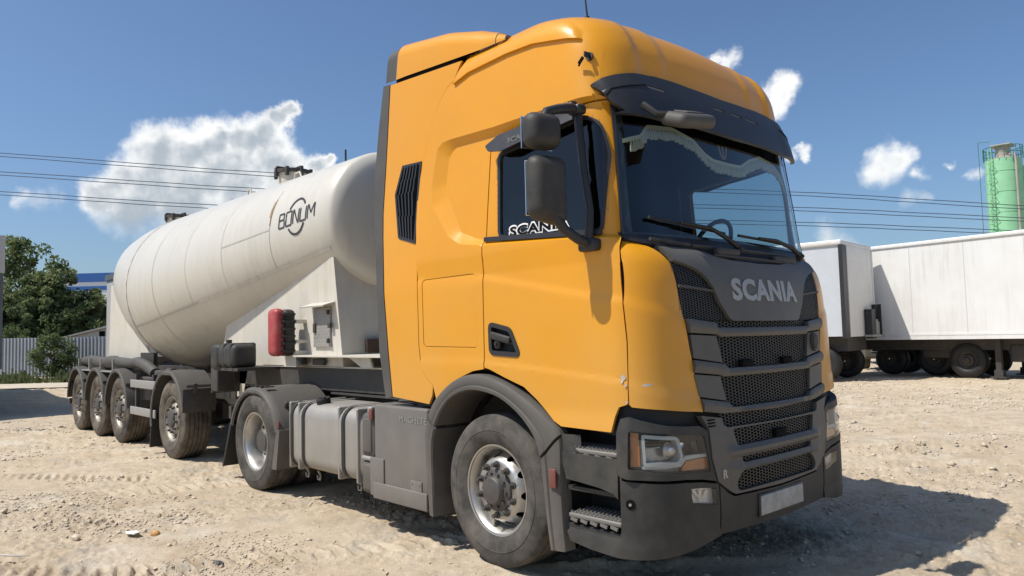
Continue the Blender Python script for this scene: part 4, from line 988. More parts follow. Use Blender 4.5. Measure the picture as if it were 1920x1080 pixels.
# ---------------------------------------------------------------- mirrors
for left in (0,):
    def fin(m): return m
    m = MB(); rot = Matrix.Rotation(R(-14),3,'Z')
    arm = [(.84,-1.18,2.87),(.85,-1.26,2.875),(.85,-1.36,2.85),(.84,-1.45,2.82),(.83,-1.48,2.75)]
    m.tube(arm, [.03,.034,.030,.028,.03], 10); m.tube([(.85,-1.185,2.86),(.868,-1.21,2.78),(.905,-1.22,2.5),(.950,-1.225,2.25),(.935,-1.225,2.05)], [.022,.026,.024,.022,.026], 10)
    m.rbox((.845,-1.195,2.875), (.10,.08,.06), .02); m.rbox((.93,-1.215,2.045), (.14,.07,.075), .02); m.cyl((.83,-1.22,2.89), (.83,-1.22,2.92), .03, 12)
    m.tube([(.935,-1.225,2.05),(.92,-1.30,2.075),(.90,-1.40,2.13),(.885,-1.45,2.2)], .030, 10)
    ma = fin(m).build('side_mirror', 'visor', TR, 40)
    def house(c, d, taper, cut):
        mb = MB(); mb.rbox((0,0,0), d, .065, 5); out = []
        for v in mb.v:
            v = Vector(v); f = (v.x/d[0]+.5)     # narrower towards the front
            v.y *= 1-taper*f; v.z *= 1-taper*f; 
            if v.z < 0: v.z -= cut*max(0, v.y/d[1]+.5)
            out.append(tuple(rot @ v+Vector(c)))
        mb.v = out; return mb
    h1 = fin(house((.835,-1.485,2.700), (.135,.245,.225), .14, 0)).build('wide_angle_housing', 'plastic', ma, 50)
    h2 = fin(house((.850,-1.475,2.372), (.135,.255,.385), .12, .05)).build('main_mirror_housing', 'plastic', ma, 50)
    for h, c, d in ((h1,(.835,-1.485,2.70),(.006,.21,.19)), (h2,(.850,-1.475,2.372),(.006,.21,.32))):
        m = MB(); m.rbox(Vector(c)+rot @ Vector((-.068,0,0)), d, .002, 1, rot=rot); fin(m).build('mirror_glass', 'chrome', h)
m = MB(); rot = Matrix.Rotation(R(20),3,'Y') @ Matrix.Rotation(R(8),3,'X')
m.rbox((1.36,-.795,2.765), (.19,.33,.085), .04, 4, rot=rot); m.rbox((1.365,-.795,2.812), (.10,.16,.012), .005, rot=rot)
fm = m.build('front_mirror', 'fender', TR, 40)
m = MB(); m.tube([(1.34,-.90,2.78),(1.27,-.98,2.79),(1.19,-1.0,2.86)], [.022,.020,.024], 8); m.build('mirror_arm', 'black', fm)
# ---------------------------------------------------------------- cab interior, key, aerials
m = MB(); m.rbox((.86,0,1.98), (.50,2.1,.20), .06); m.rbox((.80,.5,2.09), (.30,.6,.10), .04); m.b6(-.85,.9,-1.1,1.1,1.32,1.34); m.build('dashboard', 'dash', TR)
for y in (-.55,.55):
    m = MB(); m.rbox((-.05,y,1.72), (.50,.50,.14), .05); m.rbox((-.32,y,2.08), (.14,.48,.72), .06, rot=Matrix.Rotation(R(-8),3,'Y')); m.rbox((-.38,y,2.52), (.10,.28,.18), .04); m.b6(-.2,.1,y-.15,y+.15,1.34,1.66); m.build('seat', 'seat', TR)
m = MB(); pts = []; rw = Matrix.Rotation(R(-58),3,'Y')
for i in range(33): a = 2*math.pi*i/32; pts.append(Vector((.64,.52,2.17))+rw @ Vector((.225*math.cos(a), .225*math.sin(a), 0)))
m.tube(pts, .017, 8, caps=False); m.cyl((.64,.52,2.17), (.76,.52,2.06), .035, 10); m.box((.64,.52,2.17), (.03,.42,.05), rot=rw); m.build('steering_wheel', 'dash', TR)
# fringe hung along the top of the windscreen
fr = [(-1.0,2.693),(-.843,2.735),(-.757,2.815),(-.523,2.835),(-.314,2.788),(-.187,2.704),(-.10,2.679),(.07,2.676),(.248,2.684),(.385,2.748),(.576,2.806),(.798,2.785),(.95,2.70),(1.0,2.60)]
frp = dens(fr, .012, False); m = MB(); vs = []
for y, z in frp: vs += [onskin(y, z+.012, -.045), onskin(y, z-.016, -.045)]
m.add(vs, [(2*i, 2*i+1, 2*i+3, 2*i+2) for i in range(len(frp)-1)])
for i, (y, z) in enumerate(dens(fr, .024, False)):
    if -.95 < y < .98: m.cyl(onskin(y, z-.012, -.045), onskin(y+random.uniform(-.004,.004), z-.075+random.uniform(-.008,.008), -.047), .005, 6, .011)
m.build('windscreen_fringe', 'cloth', TR, 30)
m = MB()
for y0, dy in ((0,0),(-.035,-.012),(.035,.012)):
    m.tube([onskin(y0*.3, 2.70, -.03), onskin(y0, 2.735, -.03), onskin(y0+dy, 2.79, -.03)], .006, 5)
m.build('windscreen_emblem', 'rustw', TR)
P = Vector(skin(0, roofdisp)(np.array([(fx(.878,3.225),3.225)]))[0][0]); n = Vector((.15,-1,.1)).normalized()
m = MB(); m.cyl(P, P+n*.012, .026, 16); m.rbox(P+n*.035+Vector((0,0,-.0)), (.012,.05,.035), .005); m.build('roof_locker_lock', 'black', TR)
m = MB(); m.rbox(P+n*.05+Vector((-.03,-.01,-.035)), (.05,.012,.022), .004, rot=Matrix.Rotation(R(-40),3,'Y')); m.tube([P+n*.05+Vector((-.02,-.01,-.03)), P+n*.05+Vector((-.05,-.01,-.065))], .006, 6); m.build('key', 'seam', TR)
for p, h in (((.66,-.86,3.60),.30), ((.52,.86,3.60),.12)):
    m = MB(); m.cyl(p, Vector(p)+Vector((-.1*h,0,h)), .007, 6, .003); m.cyl(p, Vector(p)+Vector((0,0,.012)), .014, 8); m.build('aerial', 'black', TR)
# ---------------------------------------------------------------- tank trailer
TT = empty('tank_trailer', (-7,0,0), 'cream white V-shaped cement tank trailer with sloping barrel, coupled behind the yellow truck', 'trailer')
# stations of the bent barrel: x, centre height, radius
ST = [(-2.93,2.845,.10),(-2.945,2.845,.40),(-2.975,2.845,.60),(-3.02,2.845,.70),(-3.07,2.842,.735),(-5.2,2.645,.945),(-6.9,2.487,1.112),(-8.0,2.392,1.212),(-8.35,2.368,1.240),(-8.7,2.395,1.215),(-9.4,2.49,1.11),(-10.2,2.615,.95),(-10.32,2.632,.90),(-10.42,2.645,.75),(-10.48,2.65,.45),(-10.50,2.65,.10)]
sx = np.array([-a for a, _, _ in ST]); szc = np.array([b for _, b, _ in ST]); srr = np.array([c for _, _, c in ST])
def tank_pt(x, th, off=0.0):                     # th: 0 at the top, + towards the truck's right (-y)
    zc = np.interp(-x, sx, szc); r = np.interp(-x, sx, srr)+off
    return (x, -r*math.sin(th), zc+r*math.cos(th))
m = MB(); xs = [a for a, _, _ in ST]; full = []
for a, b in zip(xs[:-1], xs[1:]):
    k = max(1, int(abs(b-a)/.18)); full += [a+(b-a)*i/k for i in range(k)]
full.append(xs[-1]); nth = 96
vs = [tank_pt(x, 2*math.pi*k/nth) for x in full for k in range(nth)]
m.add(vs, [(i*nth+k, i*nth+(k+1) % nth, (i+1)*nth+(k+1) % nth, (i+1)*nth+k) for i in range(len(full)-1) for k in range(nth)]+[tuple(range(nth)), tuple(range((len(full)-1)*nth, len(full)*nth))])
tank = m.build('tank_barrel', 'white', TT, 60)
# weld seams: hoops and long strips
def strip(mb, pts, w, off=.004):
    # pts: list of (x, th); ribbon of width w lying on the barrel
    P = [Vector(tank_pt(x, t, off)) for x, t in pts]; r = .9; vs = []
    for i in range(len(P)):
        d = (P[min(i+1, len(P)-1)]-P[max(i-1, 0)]).normalized(); x, t = pts[i]; n = Vector((.09 if x > -8.35 else -.15, -math.sin(t), math.cos(t))).normalized(); s = n.cross(d).normalized()*w/2
        vs += [P[i]-s, P[i]+s]
    mb.add(vs, [(2*i, 2*i+1, 2*i+3, 2*i+2) for i in range(len(P)-1)])
for x, t0, t1, w, mt_ in ((-8.35,-3.1,3.1,.03,'cream'),(-7.4,.3,2.6,.012,'cream'),(-6.35,.3,2.05,.006,'weld'),(-5.35,.8,2.05,.006,'weld'),(-4.22,.9,2.05,.008,'weld')):
    m = MB(); strip(m, [(x+0, t) for t in np.linspace(t0, t1, 40)], w); m.build('weld_hoop', mt_, tank, 40, recalc=False)
for pts, w, mt_ in (([(-3.15,2.05),(-8.3,2.05)],.045,'cream'),([(-4.22,1.50),(-5.35,1.50)],.008,'weld'),([(-6.2,2.05),(-8.3,2.05)],.024,'weld')):
    q = [(pts[0][0]+(pts[1][0]-pts[0][0])*t, pts[0][1]) for t in np.linspace(0,1,30)]
    m = MB(); strip(m, q, w, .007 if mt_ == 'weld' else .005); m.build('weld_strip', mt_, tank, 40, recalc=False)
m = MB(); strip(m, [(-4.215,1.06+.03*i) for i in range(14)], .014, .007); strip(m, [(-4.24,1.09+.03*i) for i in range(9)], .022, .006); split(m, 'rust_streak', 'rustw', tank, 0, recalc=False)
# lettering in square strokes with two arcs
LX, LT = -3.67, 1.445                             # centre of the logo on the barrel
def logo_pt(u, v): return (LX+u, LT-v/.80)
def stroke(mb, pts, w):
    q = [logo_pt(*p) for p in dens(pts, .012, False)]; strip(mb, q, w, .006)
H = .155
glyph = {'B': [[(0,0),(0,1),(.9,1),(.9,.56),(.0,.54)],[(.9,.5),(1,.42),(1,0),(0,0)]], 'O': [[(0,0),(0,1),(1,1),(1,0),(0,0)]], 'N': [[(0,0),(0,1),(.1,1),(.9,0),(1,0),(1,1)]], 'U': [[(0,1),(0,0),(1,0),(1,1)]], 'M': [[(0,0),(0,1),(.08,1),(.5,.35),(.92,1),(1,1),(1,0)]]}
m = MB(); cx = -.345
for ch, wd in zip('BONUM', (.108,.108,.108,.108,.13)):
    for st in glyph[ch]: stroke(m, [(cx+a*wd, (b-.5)*H) for a, b in st], .016)
    cx += wd+.034
lo = m.build('lettering', 'ink', tank, 0, recalc=False)
m = MB()
for a0, a1 in ((35,150),(215,330)): stroke(m, [(.175*math.cos(R(a)), .20*math.sin(R(a))) for a in range(a0, a1+1, 5)], .024)
split(m, 'logo_arc', 'ink', tank, 0, recalc=False)
# manholes and fittings on the crown
for x, w in ((-5.35,.0),(-9.75,.0)):
    m = MB(); z = tank_pt(x, 0)[2]; m.cyl((x,0,z-.05), (x,0,z+.15), .20, 28); mh = m.build('manhole', 'cream', TT, 40)
    m = MB(); m.cyl((x,0,z+.15), (x,0,z+.195), .24, 28); m.rbox((x,0,z+.215), (.50,.05,.03), .01); m.rbox((x,0,z+.22), (.05,.48,.03), .01)
    for k in range(8): a = math.pi*k/4; m.rbox((x+.235*math.cos(a), .235*math.sin(a), z+.155), (.045,.045,.12), .01)
    m.build('manhole_lid', 'dark', mh, 30)
m = MB(); z = tank_pt(-4.6, 0)[2]; m.tube([(-4.75,-.28,z-.08),(-4.72,-.28,z+.02),(-4.6,-.28,z+.02),(-4.55,-.28,z-.06)], .014); m.tube([(-6.1,-.3,z-.1),(-6.1,-.3,z+.02),(-6.03,-.3,z+.04),(-5.98,-.3,z-.05)], .015, 8); split(m, 'lifting_eye', 'cream', TT)
m = MB(); m.cyl((-4.15,.1,3.5), (-4.15,.1,3.85), .012, 8); m.build('marker_rod', 'black', TT)
# front support box with cabinet door and shelf
m = MB(); pr = [(-3.17,2.40),(-2.985,1.245),(-6.25,1.235),(-5.95,2.0),(-4.4,2.38)]
m.prism(pr, lambda a, b, t: (a, -.62+t, b), 1.24); sp_ = m.build('front_support', 'cream', TT, 0)
m = MB(); m.rbox((-3.395,-.632,1.665), (.36,.03,.42), .008)
for i in range(9):
    for j in range(11): 
        if (i+j) % 2 == 0: m.box((-3.395-.15+.037*i, -.648, 1.665-.18+.036*j), (.022,.004,.010), rot=Matrix.Rotation(R(35 if j % 4 < 2 else -35),3,'Y'))
cd_ = m.build('cabinet_door', 'steelg', sp_, 0)
m = MB(); m.add([(-3.66,-.62,1.915),(-3.14,-.62,1.915),(-3.14,-.76,1.875),(-3.66,-.76,1.875),(-3.66,-.62,1.93),(-3.14,-.62,1.93),(-3.14,-.765,1.89),(-3.66,-.765,1.89)], [(0,1,2,3),(7,6,5,4),(0,4,5,1),(1,5,6,2),(2,6,7,3),(3,7,4,0)]); m.build('rain_hood', 'cream', sp_, 0)
m = MB(); m.rbox((-3.53,-.655,1.66), (.05,.02,.10), .006); m.rbox((-3.225,-.66,1.82), (.03,.03,.05), .006); m.rbox((-3.225,-.66,1.52), (.03,.03,.05), .006); m.rbox((-3.19,-.66,1.68), (.05,.03,.05), .006); split(m, 'latch', 'dark', cd_)
m = MB(); m.b6(-3.75,-1.95,-.80,.80,1.355,1.372); m.prism([(-2.75,1.355),(-2.35,1.355),(-2.30,1.255),(-2.5,1.255)], lambda a, b, t: (a, -.70+t, b), .02); m.build('shelf', 'cream', TT, 0)
m = MB(); m.rbox((-3.42,-.66,1.30), (.24,.04,.07), .01); m.cyl((-3.70,-.72,1.27), (-3.70,-.72,1.36), .06, 14); m.build('junction_box', 'dark', TT)
m = MB(); m.b6(-2.985,-2.945,-.36,-.02,1.39,1.53); m.build('access_opening', 'cavity', TT, 0)
# frame
m = MB(); m.b6(-4.9,-1.9,-.62,.62,1.235,1.25)
m.build('coupling_plate', 'cream', TT, 0)
m = MB()
for s in (1,-1): m.b6(-5.9,-2.2,s*.50,s*.60,1.00,1.233); m.b6(-12.3,-5.6,s*.42,s*.52,.70,1.10)
m.b6(-12.3,-12.2,-1.15,1.15,.72,.84); m.b6(-5.95,-5.75,-.62,.62,.80,1.23); m.build('chassis_frame', 'dark', TT, 0)
m = MB()
for x in (-6.649,-9.091,-10.401,-11.711): m.cyl((x,-.85,.52), (x,.85,.52), .075, 12); m.b6(x-.3,x+.3,-.55,-.40,.50,.72); m.b6(x-.3,x+.3,.40,.55,.50,.72)
m.b6(-8.6,-7.0,-.6,.6,.55,.85); split(m, 'axle', 'dark', TT, 30)
wt = make_wheel('trailer', TT)
for i, x in enumerate((-6.649,-9.091,-10.401,-11.711)):
    for l in (0, 1):
        o = wt if (i == 0 and l == 0) else copy_tree(wt, TT)
        o.location = (x+7, 1.111 if l else -1.111, .525); o.rotation_euler = (0, .7*i+.2, math.pi if l else 0)
def wing(cx, a0, a1, r, flat_to=None, y0=-1.20, w=.44, drop=0):
    m = MB(); rows = []
    for t in np.linspace(R(a0), R(a1), 28):
        x = cx+r*math.cos(t); z = .525+r*math.sin(t)
        z = min(z, 1.165)
        c, s = math.cos(t), math.sin(t)
        rows.append([(x-c*d, y, z-s*d) for y, d in ((y0+.012,.055),(y0,.045),(y0,.012),(y0+.012,.0),(y0+w*.5,-.012),(y0+w,.0),(y0+w,.03))])
    if drop:
        x, z = rows[0][3][0], rows[0][3][2]
        rows.insert(0, [(p[0]+.01, p[1], p[2]-drop) for p in rows[0]])
    n = len(rows[0]); m.add([p for r_ in rows for p in r_], [(i*n+j, i*n+j+1, (i+1)*n+j+1, (i+1)*n+j) for i in range(len(rows)-1) for j in range(n-1)]); return m
for l in (0, 1):
    def fin(m): return m.mirror_y() if l else m
    f1 = fin(wing(-6.649, 18, 192, .665)).build('fender', 'fender', TT, 40)
    m = MB(); m.rbox((-6.0,-.99,.80), (.02,.42,.30), .008); m.cyl((-5.98,-1.16,.985), (-5.98,-.5,.985), .022, 10)
    m.rbox((-5.985,-1.05,.95), (.05,.05,.14), .012); m.rbox((-5.985,-.80,.95), (.05,.05,.14), .012); fin(m).build('fender_bracket', 'dark', f1, 30)
    m = MB(); m.prism([(-7.27,.50),(-7.24,.50),(-7.32,.10),(-7.35,.10)], lambda a, b, t: (a, -1.19+t, b), .42); fin(m).build('mudflap', 'black', f1)
    for x in (-9.091,-10.401,-11.711):
        f = fin(wing(x, 4, 176, .632, y0=-1.195)).build('fender', 'fender', TT, 40)
        m = MB(); m.cyl((x+.50,-1.17,.93), (x+.50,-.6,.93), .022, 8); m.rbox((x+.52,-1.08,.92), (.06,.05,.12), .012); fin(m).build('fender_bracket', 'dark', f, 30)
    m = MB(); m.rbox((-7.75,-1.165,.955), (1.15,.025,.115), .008); m.rbox((-7.75,-1.165,.56), (1.15,.025,.115), .008)
    sg_ = fin(m).build('side_guard', 'steelg', TT); m = MB()
    for x in (-8.15,-7.35): m.b6(x-.03,x+.03,-1.15,-1.10,.52,1.10)
    split(fin(m), 'guard_post', 'dark', sg_)
    m = MB(); m.rbox((-7.95,-.92,.88), (.5,.3,.34), .03); m.rbox((-7.35,-.95,1.05), (.25,.3,.22), .03); m.cyl((-7.15,-1.0,1.12), (-6.95,-1.0,1.12), .07, 12); fin(m).build('valve_box', 'dark', TT)
    m = MB(); m.prism([(-10.25,2.55),(-10.85,2.60),(-10.95,1.28),(-8.55,1.24),(-9.2,2.0)], lambda a, b, t: (a, -.82+t, b), .03); fin(m).build('rear_support', 'cream', TT, 0)
    m = MB(); 
    for x in (-11.75,-11.0,-10.25,-9.5): m.prism([(x-.02,1.10),(x+.02,1.10),(x+.02,1.30),(x-.02,1.30)], lambda a, b, t: (a, -1.13+t, b), .24)
    m.b6(-11.9,-9.3,-1.15,-.85,1.09,1.11); fin(m).build('hose_tray', 'steelg', TT, 0)
m = MB(); m.cyl((-10.9,-.8,1.9), (-10.9,.8,1.9), .03, 8); m.b6(-8.95,-8.3,-.86,-.80,1.20,1.40); split(m, 'rear_crossbar', 'dark', TT, 0)
m = MB(); m.rbox((-12.3,-1.0,.78), (.08,.30,.12), .01); m.b6(-12.35,-12.3,-1.15,1.15,.45,.55); m.b6(-12.33,-12.28,-.8,-.7,.45,.8); m.build('rear_lamp', 'dark', TT, 0)
# the hose in its tray (lies loose: a thing of its own)
hp_ = []
for i in range(70):
    u = i/69; x = -11.75+2.9*u; hp_.append((x, -1.02+.02*math.sin(7*u), 1.25+.012*math.sin(11*u)))
hp_ += [(-8.6,-.99,1.26),(-8.2,-.97,1.20),(-7.9,-.95,1.10)]
m = MB(); rr_ = [.085+.012*(i % 2) if 8 < i < 50 else .08 for i in range(len(hp_))]; m.tube(hp_, rr_, 14)
ho_ = tag(m.build('discharge_hose', 'fender', None, 40), 'thick ribbed grey hose lying in the tray over the tank trailer\'s rear wheels', 'hose')
# red extinguisher case and dark water tank carried on the frame
m = MB(); m.rbox((-3.92,-.91,1.625), (.23,.12,.52), .065, 4); rb = m.build('extinguisher_case', 'red', TT, 40)
rb.data.materials.clear(); rb.data.materials.append(MT['red'])
m = MB(); m.rbox((-3.92,-.80,1.62), (.24,.14,.51), .05, 3)
for k in range(6): m.rbox((-3.797,-.82,1.42+.08*k), (.03,.15,.03), .008)
m.build('case_back', 'plastic', rb, 40)
m = MB()
for k in range(9): m.rbox((-3.80,-.89,1.42+.05*k), (.016,.03,.022), .005)
split(m, 'case_clip', 'visor', rb); m = MB(); m.b6(-3.86,-3.78,-.74,-.62,1.72,1.76); m.b6(-3.86,-3.78,-.74,-.62,1.50,1.54); m.b6(-4.05,-3.75,-.76,-.60,1.25,1.42); split(m, 'case_bracket', 'cream', rb, 0)
m = MB(); m.rbox((-4.90,-.98,1.375), (.66,.30,.27), .07, 4); m.rbox((-5.10,-.98,1.36), (.24,.34,.30), .06, 4)
for x in (-4.85,-4.65): m.rbox((x,-.98,1.38), (.05,.312,.282), .07, 3)
m.cyl((-5.05,-.98,1.5), (-5.05,-.98,1.56), .035, 12); wtk = m.build('water_tank', 'plastic', TT, 40)
m = MB(); m.b6(-5.2,-4.5,-1.1,-.55,1.20,1.235); m.rbox((-5.45,-.90,1.08), (.22,.22,.30), .02); m.b6(-5.7,-5.66,-.95,-.6,.9,1.2); m.build('tank_bracket', 'dark', TT, 20)
m = MB(); m.add([(-5.9,-.6,1.20),(-5.4,-.6,1.20),(-5.55,-.6,.86),(-5.9,-.6,.80)], [(0,1,2,3)]); m.build('frame_gusset', 'cream', TT, 0)
# ---------------------------------------------------------------- ground
def vnoise(x, y, seed=0):
    xi = np.floor(x).astype(np.int64); yi = np.floor(y).astype(np.int64); fx_ = x-xi; fy_ = y-yi
    def hsh(a, b):
        h = (a*374761393+b*668265263+seed*982451653) & 0xffffffff; h = ((h ^ (h >> 13))*1274126177) & 0xffffffff; return ((h ^ (h >> 16)) & 0xffff)/65535.
    u = fx_*fx_*(3-2*fx_); v = fy_*fy_*(3-2*fy_)
    return (hsh(xi, yi)*(1-u)+hsh(xi+1, yi)*u)*(1-v)+(hsh(xi, yi+1)*(1-u)+hsh(xi+1, yi+1)*u)*v-.5
def fbm(x, y, sc, oct_=4, seed=0, ro=.5):
    s = np.zeros_like(x); a = 1.0; f = sc
    for k in range(oct_): s += a*vnoise(x*f+17.3*k, y*f-9.1*k, seed+k); a *= ro; f *= 2.03
    return s
TRACKS = [((-4.75,-2.45),(-4.02,-.85),.30,.125,.075,.5), ((-1.75,-2.90),(-.62,-.55),.30,.13,.075,.35), ((-2.6,-3.6),(-1.2,-2.6),.30,.13,.028,.5), ((-7.5,-3.4),(-5.2,-1.7),.3,.12,.034,.5), ((2.2,1.5),(3.6,5.5),.30,.13,.018,.4),((-9,-5.2),(-3.2,-2.6),.28,.12,.02,.5)]
def gh(x, y):
    d = np.hypot(x-CAM.x, y-CAM.y)
    lump = fbm(x, y, 3.2, 5, 3, .58); mask = np.clip(fbm(x, y, .55, 3, 9)*2.2+.55, 0, 1)
    h = .05*fbm(x, y, .22, 3, 1)+.035*fbm(x*.55+y*.6, y*.8-x*.7, .9, 3, 2)+.018*lump*mask
    rid = np.abs(fbm(x, y, 7.5, 4, 21, .6)); h += -.030*np.clip(.16-rid, 0, 1)*mask*2.6+.021*fbm(x, y, 11., 4, 5, .66)*(.3+1.1*mask)
    for px0, py0, w, dp_ in ((-5.0,-2.7,.30,.035),(-3.4,-3.1,.28,.03),(-6.9,-2.6,.34,.03),(-8.5,-3.6,.3,.035),(-2.2,-3.9,.3,.03),(1.0,4.6,.4,.03),(-1.5,8.5,.45,.03)):
        v = -(x-px0)*.738+(y-py0)*.675+.10*np.sin(.9*(x*.675+y*.738)+px0); e = np.abs(v)/(w/2)
        h += dp_*(-np.exp(-e**4)+.8*np.exp(-((e-1.35)/.28)**2))*np.clip(.6+1.6*fbm(x, y, .35, 2, 61), 0, 1)
    for (ax, ay), (bx, by), w, p, amp, sk in TRACKS:
        L = math.hypot(bx-ax, by-ay); ux, uy = (bx-ax)/L, (by-ay)/L
        u = (x-ax)*ux+(y-ay)*uy; v = -(x-ax)*uy+(y-ay)*ux; u = u+.06*np.sin(3*v)
        win = np.clip((w/2-np.abs(v))/.05, 0, 1)*np.clip(u/.25, 0, 1)*np.clip((L-u)/.25, 0, 1)
        if win.max() <= 0: continue
        jag = np.clip(.75+1.3*fbm(x, y, 4, 2, 31), 0, 1)
        h += win*jag*(amp*np.clip(np.sin(2*math.pi*(u+sk*v)/p)*2.6, -1, 1)*.55-.010)
    h += .22*np.exp(-(((x+24.2)/.9)**2+((y-2.7)/.6)**2))+.14*np.exp(-(((x+25.5)/1.0)**2+((y-.8)/.8)**2))+.10*np.exp(-(((x+26.0)/.8)**2+((y+1.0)/.8)**2))
    near = np.exp(-((x/.55)**2+((np.abs(y)-1.05)/.35)**2))+np.exp(-(((x+3.757)/.55)**2+((np.abs(y)-.95)/.5)**2))
    for q in (-6.649,-9.091,-10.401,-11.711): near = near+np.exp(-(((x-q)/.45)**2+((np.abs(y)-.95)/.35)**2))
    return h*(1-.8*np.clip(near, 0, 1))-.012*(1-np.clip(near, 0, 1))
ya = YAW
A1 = np.concatenate([np.linspace(ya-R(39), ya+R(39), 760), np.linspace(ya+R(42), ya+R(318), 93)])
rad = [.3]; 
while rad[-1] < 900: rad.append(rad[-1]*(1.15 if rad[-1] < 3.4 else 1.0036 if rad[-1] < 9.5 else 1.0062 if rad[-1] < 22 else 1.02 if rad[-1] < 60 else 1.10))
rad = np.array(rad); AA, RR = np.meshgrid(A1, rad, indexing='ij'); gx = CAM.x+RR*np.cos(AA); gy = CAM.y+RR*np.sin(AA)
gz = gh(gx, gy); gz = gz*np.clip(1.3-RR/120, 0, 1)
na, nr = AA.shape; idx = np.arange(na*nr).reshape(na, nr)
a = idx; b = np.roll(idx, -1, 0); q = np.stack([a[:,:-1], b[:,:-1], b[:,1:], a[:,1:]], -1).reshape(-1, 4)
def np_mesh(name, V, Q, m, smooth=True):
    me = bpy.data.meshes.new(name); n = len(V); k = Q.shape[1]; me.vertices.add(n); me.vertices.foreach_set('co', V.astype(np.float32).ravel())
    me.loops.add(Q.size); me.loops.foreach_set('vertex_index', Q.astype(np.int32).ravel()); me.polygons.add(len(Q))
    me.polygons.foreach_set('loop_start', np.arange(0, Q.size, k, dtype=np.int32)); me.polygons.foreach_set('loop_total', np.full(len(Q), k, dtype=np.int32))
    if smooth: me.polygons.foreach_set('use_smooth', np.ones(len(Q), bool))
    me.update(calc_edges=True); me.materials.append(m); o = bpy.data.objects.new(name, me); C.objects.link(o); return o
def ground_mat():
    m = bpy.data.materials.new('sandy_ground'); m.use_nodes = True; t = m.node_tree; bs = t.nodes['Principled BSDF']; bs.inputs['Roughness'].default_value = .95; bs.inputs['Specular IOR Level'].default_value = .1
    L = t.links.new; pos = t.nodes.new('ShaderNodeNewGeometry').outputs['Position']
    def nz(s, d=6, r=.6):
        n = t.nodes.new('ShaderNodeTexNoise'); n.inputs['Scale'].default_value = s; n.inputs['Detail'].default_value = d; n.inputs['Roughness'].default_value = r; L(pos, n.inputs['Vector']); return n.outputs['Fac']
    def rp(v, a, b):
        n = t.nodes.new('ShaderNodeMapRange'); n.clamp = True; L(v, n.inputs[0]); n.inputs[1].default_value = a; n.inputs[2].default_value = b; return n.outputs[0]
    def mx(f, a, b):
        n = t.nodes.new('ShaderNodeMix'); n.data_type = 'RGBA'; L(f, n.inputs['Factor'])
        for k, v in (('A', a), ('B', b)):
            if isinstance(v, tuple): n.inputs[k].default_value = (*v, 1)
            else: L(v, n.inputs[k])
        return n.outputs['Result']
    c = mx(rp(nz(.35, 5), .35, .65), (.465,.375,.265), (.55,.465,.35))
    c = mx(rp(nz(2.6, 7, .65), .45, .68), c, (.40,.315,.215))
    c = mx(rp(nz(1.1, 6, .65), .55, .70), c, (.56,.50,.40))
    c = mx(rp(nz(11, 6, .7), .56, .74), c, (.30,.25,.185))
    c = mx(rp(nz(2.1, 8, .72), .54, .66), c, (.37,.325,.26))
    c = mx(rp(nz(38, 4, .7), .58, .70), c, (.62,.56,.46))
    c = mx(rp(nz(55, 4, .7), .60, .72), c, (.33,.28,.21))
    L(c, bs.inputs['Base Color'])
    bp_ = t.nodes.new('ShaderNodeBump'); bp_.inputs['Strength'].default_value = .8; bp_.inputs['Distance'].default_value = .014; L(nz(60, 8, .78), bp_.inputs['Height']); L(bp_.outputs[0], bs.inputs['Normal'])
    return m
MT['ground'] = ground_mat()
g = np_mesh('ground', np.stack([gx.ravel(), gy.ravel(), gz.ravel()], 1), q, MT['ground']); g['kind'] = 'structure'
def gz1(x, y): return float(gh(np.array([float(x)]), np.array([float(y)]))[0])
# gravel: tens of thousands of chips
MT['stone'] = mat('pale_stone', (.53,.455,.35), .9, var=.3, vscale=14, spec=.1)
def scatter(n, rmin, rmax, s0, s1, seed, masked=True):
    r_ = np.random.default_rng(seed); a = r_.uniform(ya-R(38), ya+R(38), n); d = np.exp(r_.uniform(math.log(rmin), math.log(rmax), n)); x = CAM.x+d*np.cos(a); y = CAM.y+d*np.sin(a)
    if masked:
        k = np.clip(fbm(x*.675+y*.738, (y*.675-x*.738)*1.9, .75, 4, 41, .6)*3.2-.05+.9*((x > -7)&(x < 2)&(y > 11)), 0.02, 1) > r_.random(n); x, y = x[k], y[k]; d = d[k]
    return x, y, s0*np.exp(np.minimum(r_.exponential(.38, len(x)), 1.5))*np.clip(d/8, .8, 1.5)*(s1/s0)**r_.random(len(x))
X_, Y_, S_ = scatter(120000, 4.4, 26, .0036, .0078, 5)
octv = np.array([(1,0,0),(-1,0,0),(0,1,0),(0,-1,0),(0,0,1),(0,0,-1)], float); octf = np.array([(0,2,4),(2,1,4),(1,3,4),(3,0,4),(2,0,5),(1,2,5),(3,1,5),(0,3,5)])
n = len(X_); jit = 1+.45*rng.uniform(-1, 1, (n, 6, 1)); ang = rng.uniform(0, 6.28, n); V = octv[None]*jit*np.stack([S_*rng.uniform(.8,1.5,n), S_*rng.uniform(.7,1.1,n), S_*rng.uniform(.45,.9,n)], 1)[:,None,:]
ca, sa = np.cos(ang)[:,None], np.sin(ang)[:,None]; V = np.stack([V[:,:,0]*ca-V[:,:,1]*sa, V[:,:,0]*sa+V[:,:,1]*ca, V[:,:,2]], 2)
V += np.stack([X_, Y_, gh(X_, Y_)+S_*.2], 1)[:,None,:]
g = np_mesh('gravel', V.reshape(-1, 3), (octf[None]+6*np.arange(n)[:,None,None]).reshape(-1, 3), MT['stone'], False); g['kind'] = 'stuff'; g['label'] = 'pale gravel chips scattered over the sandy yard'; g['category'] = 'gravel'
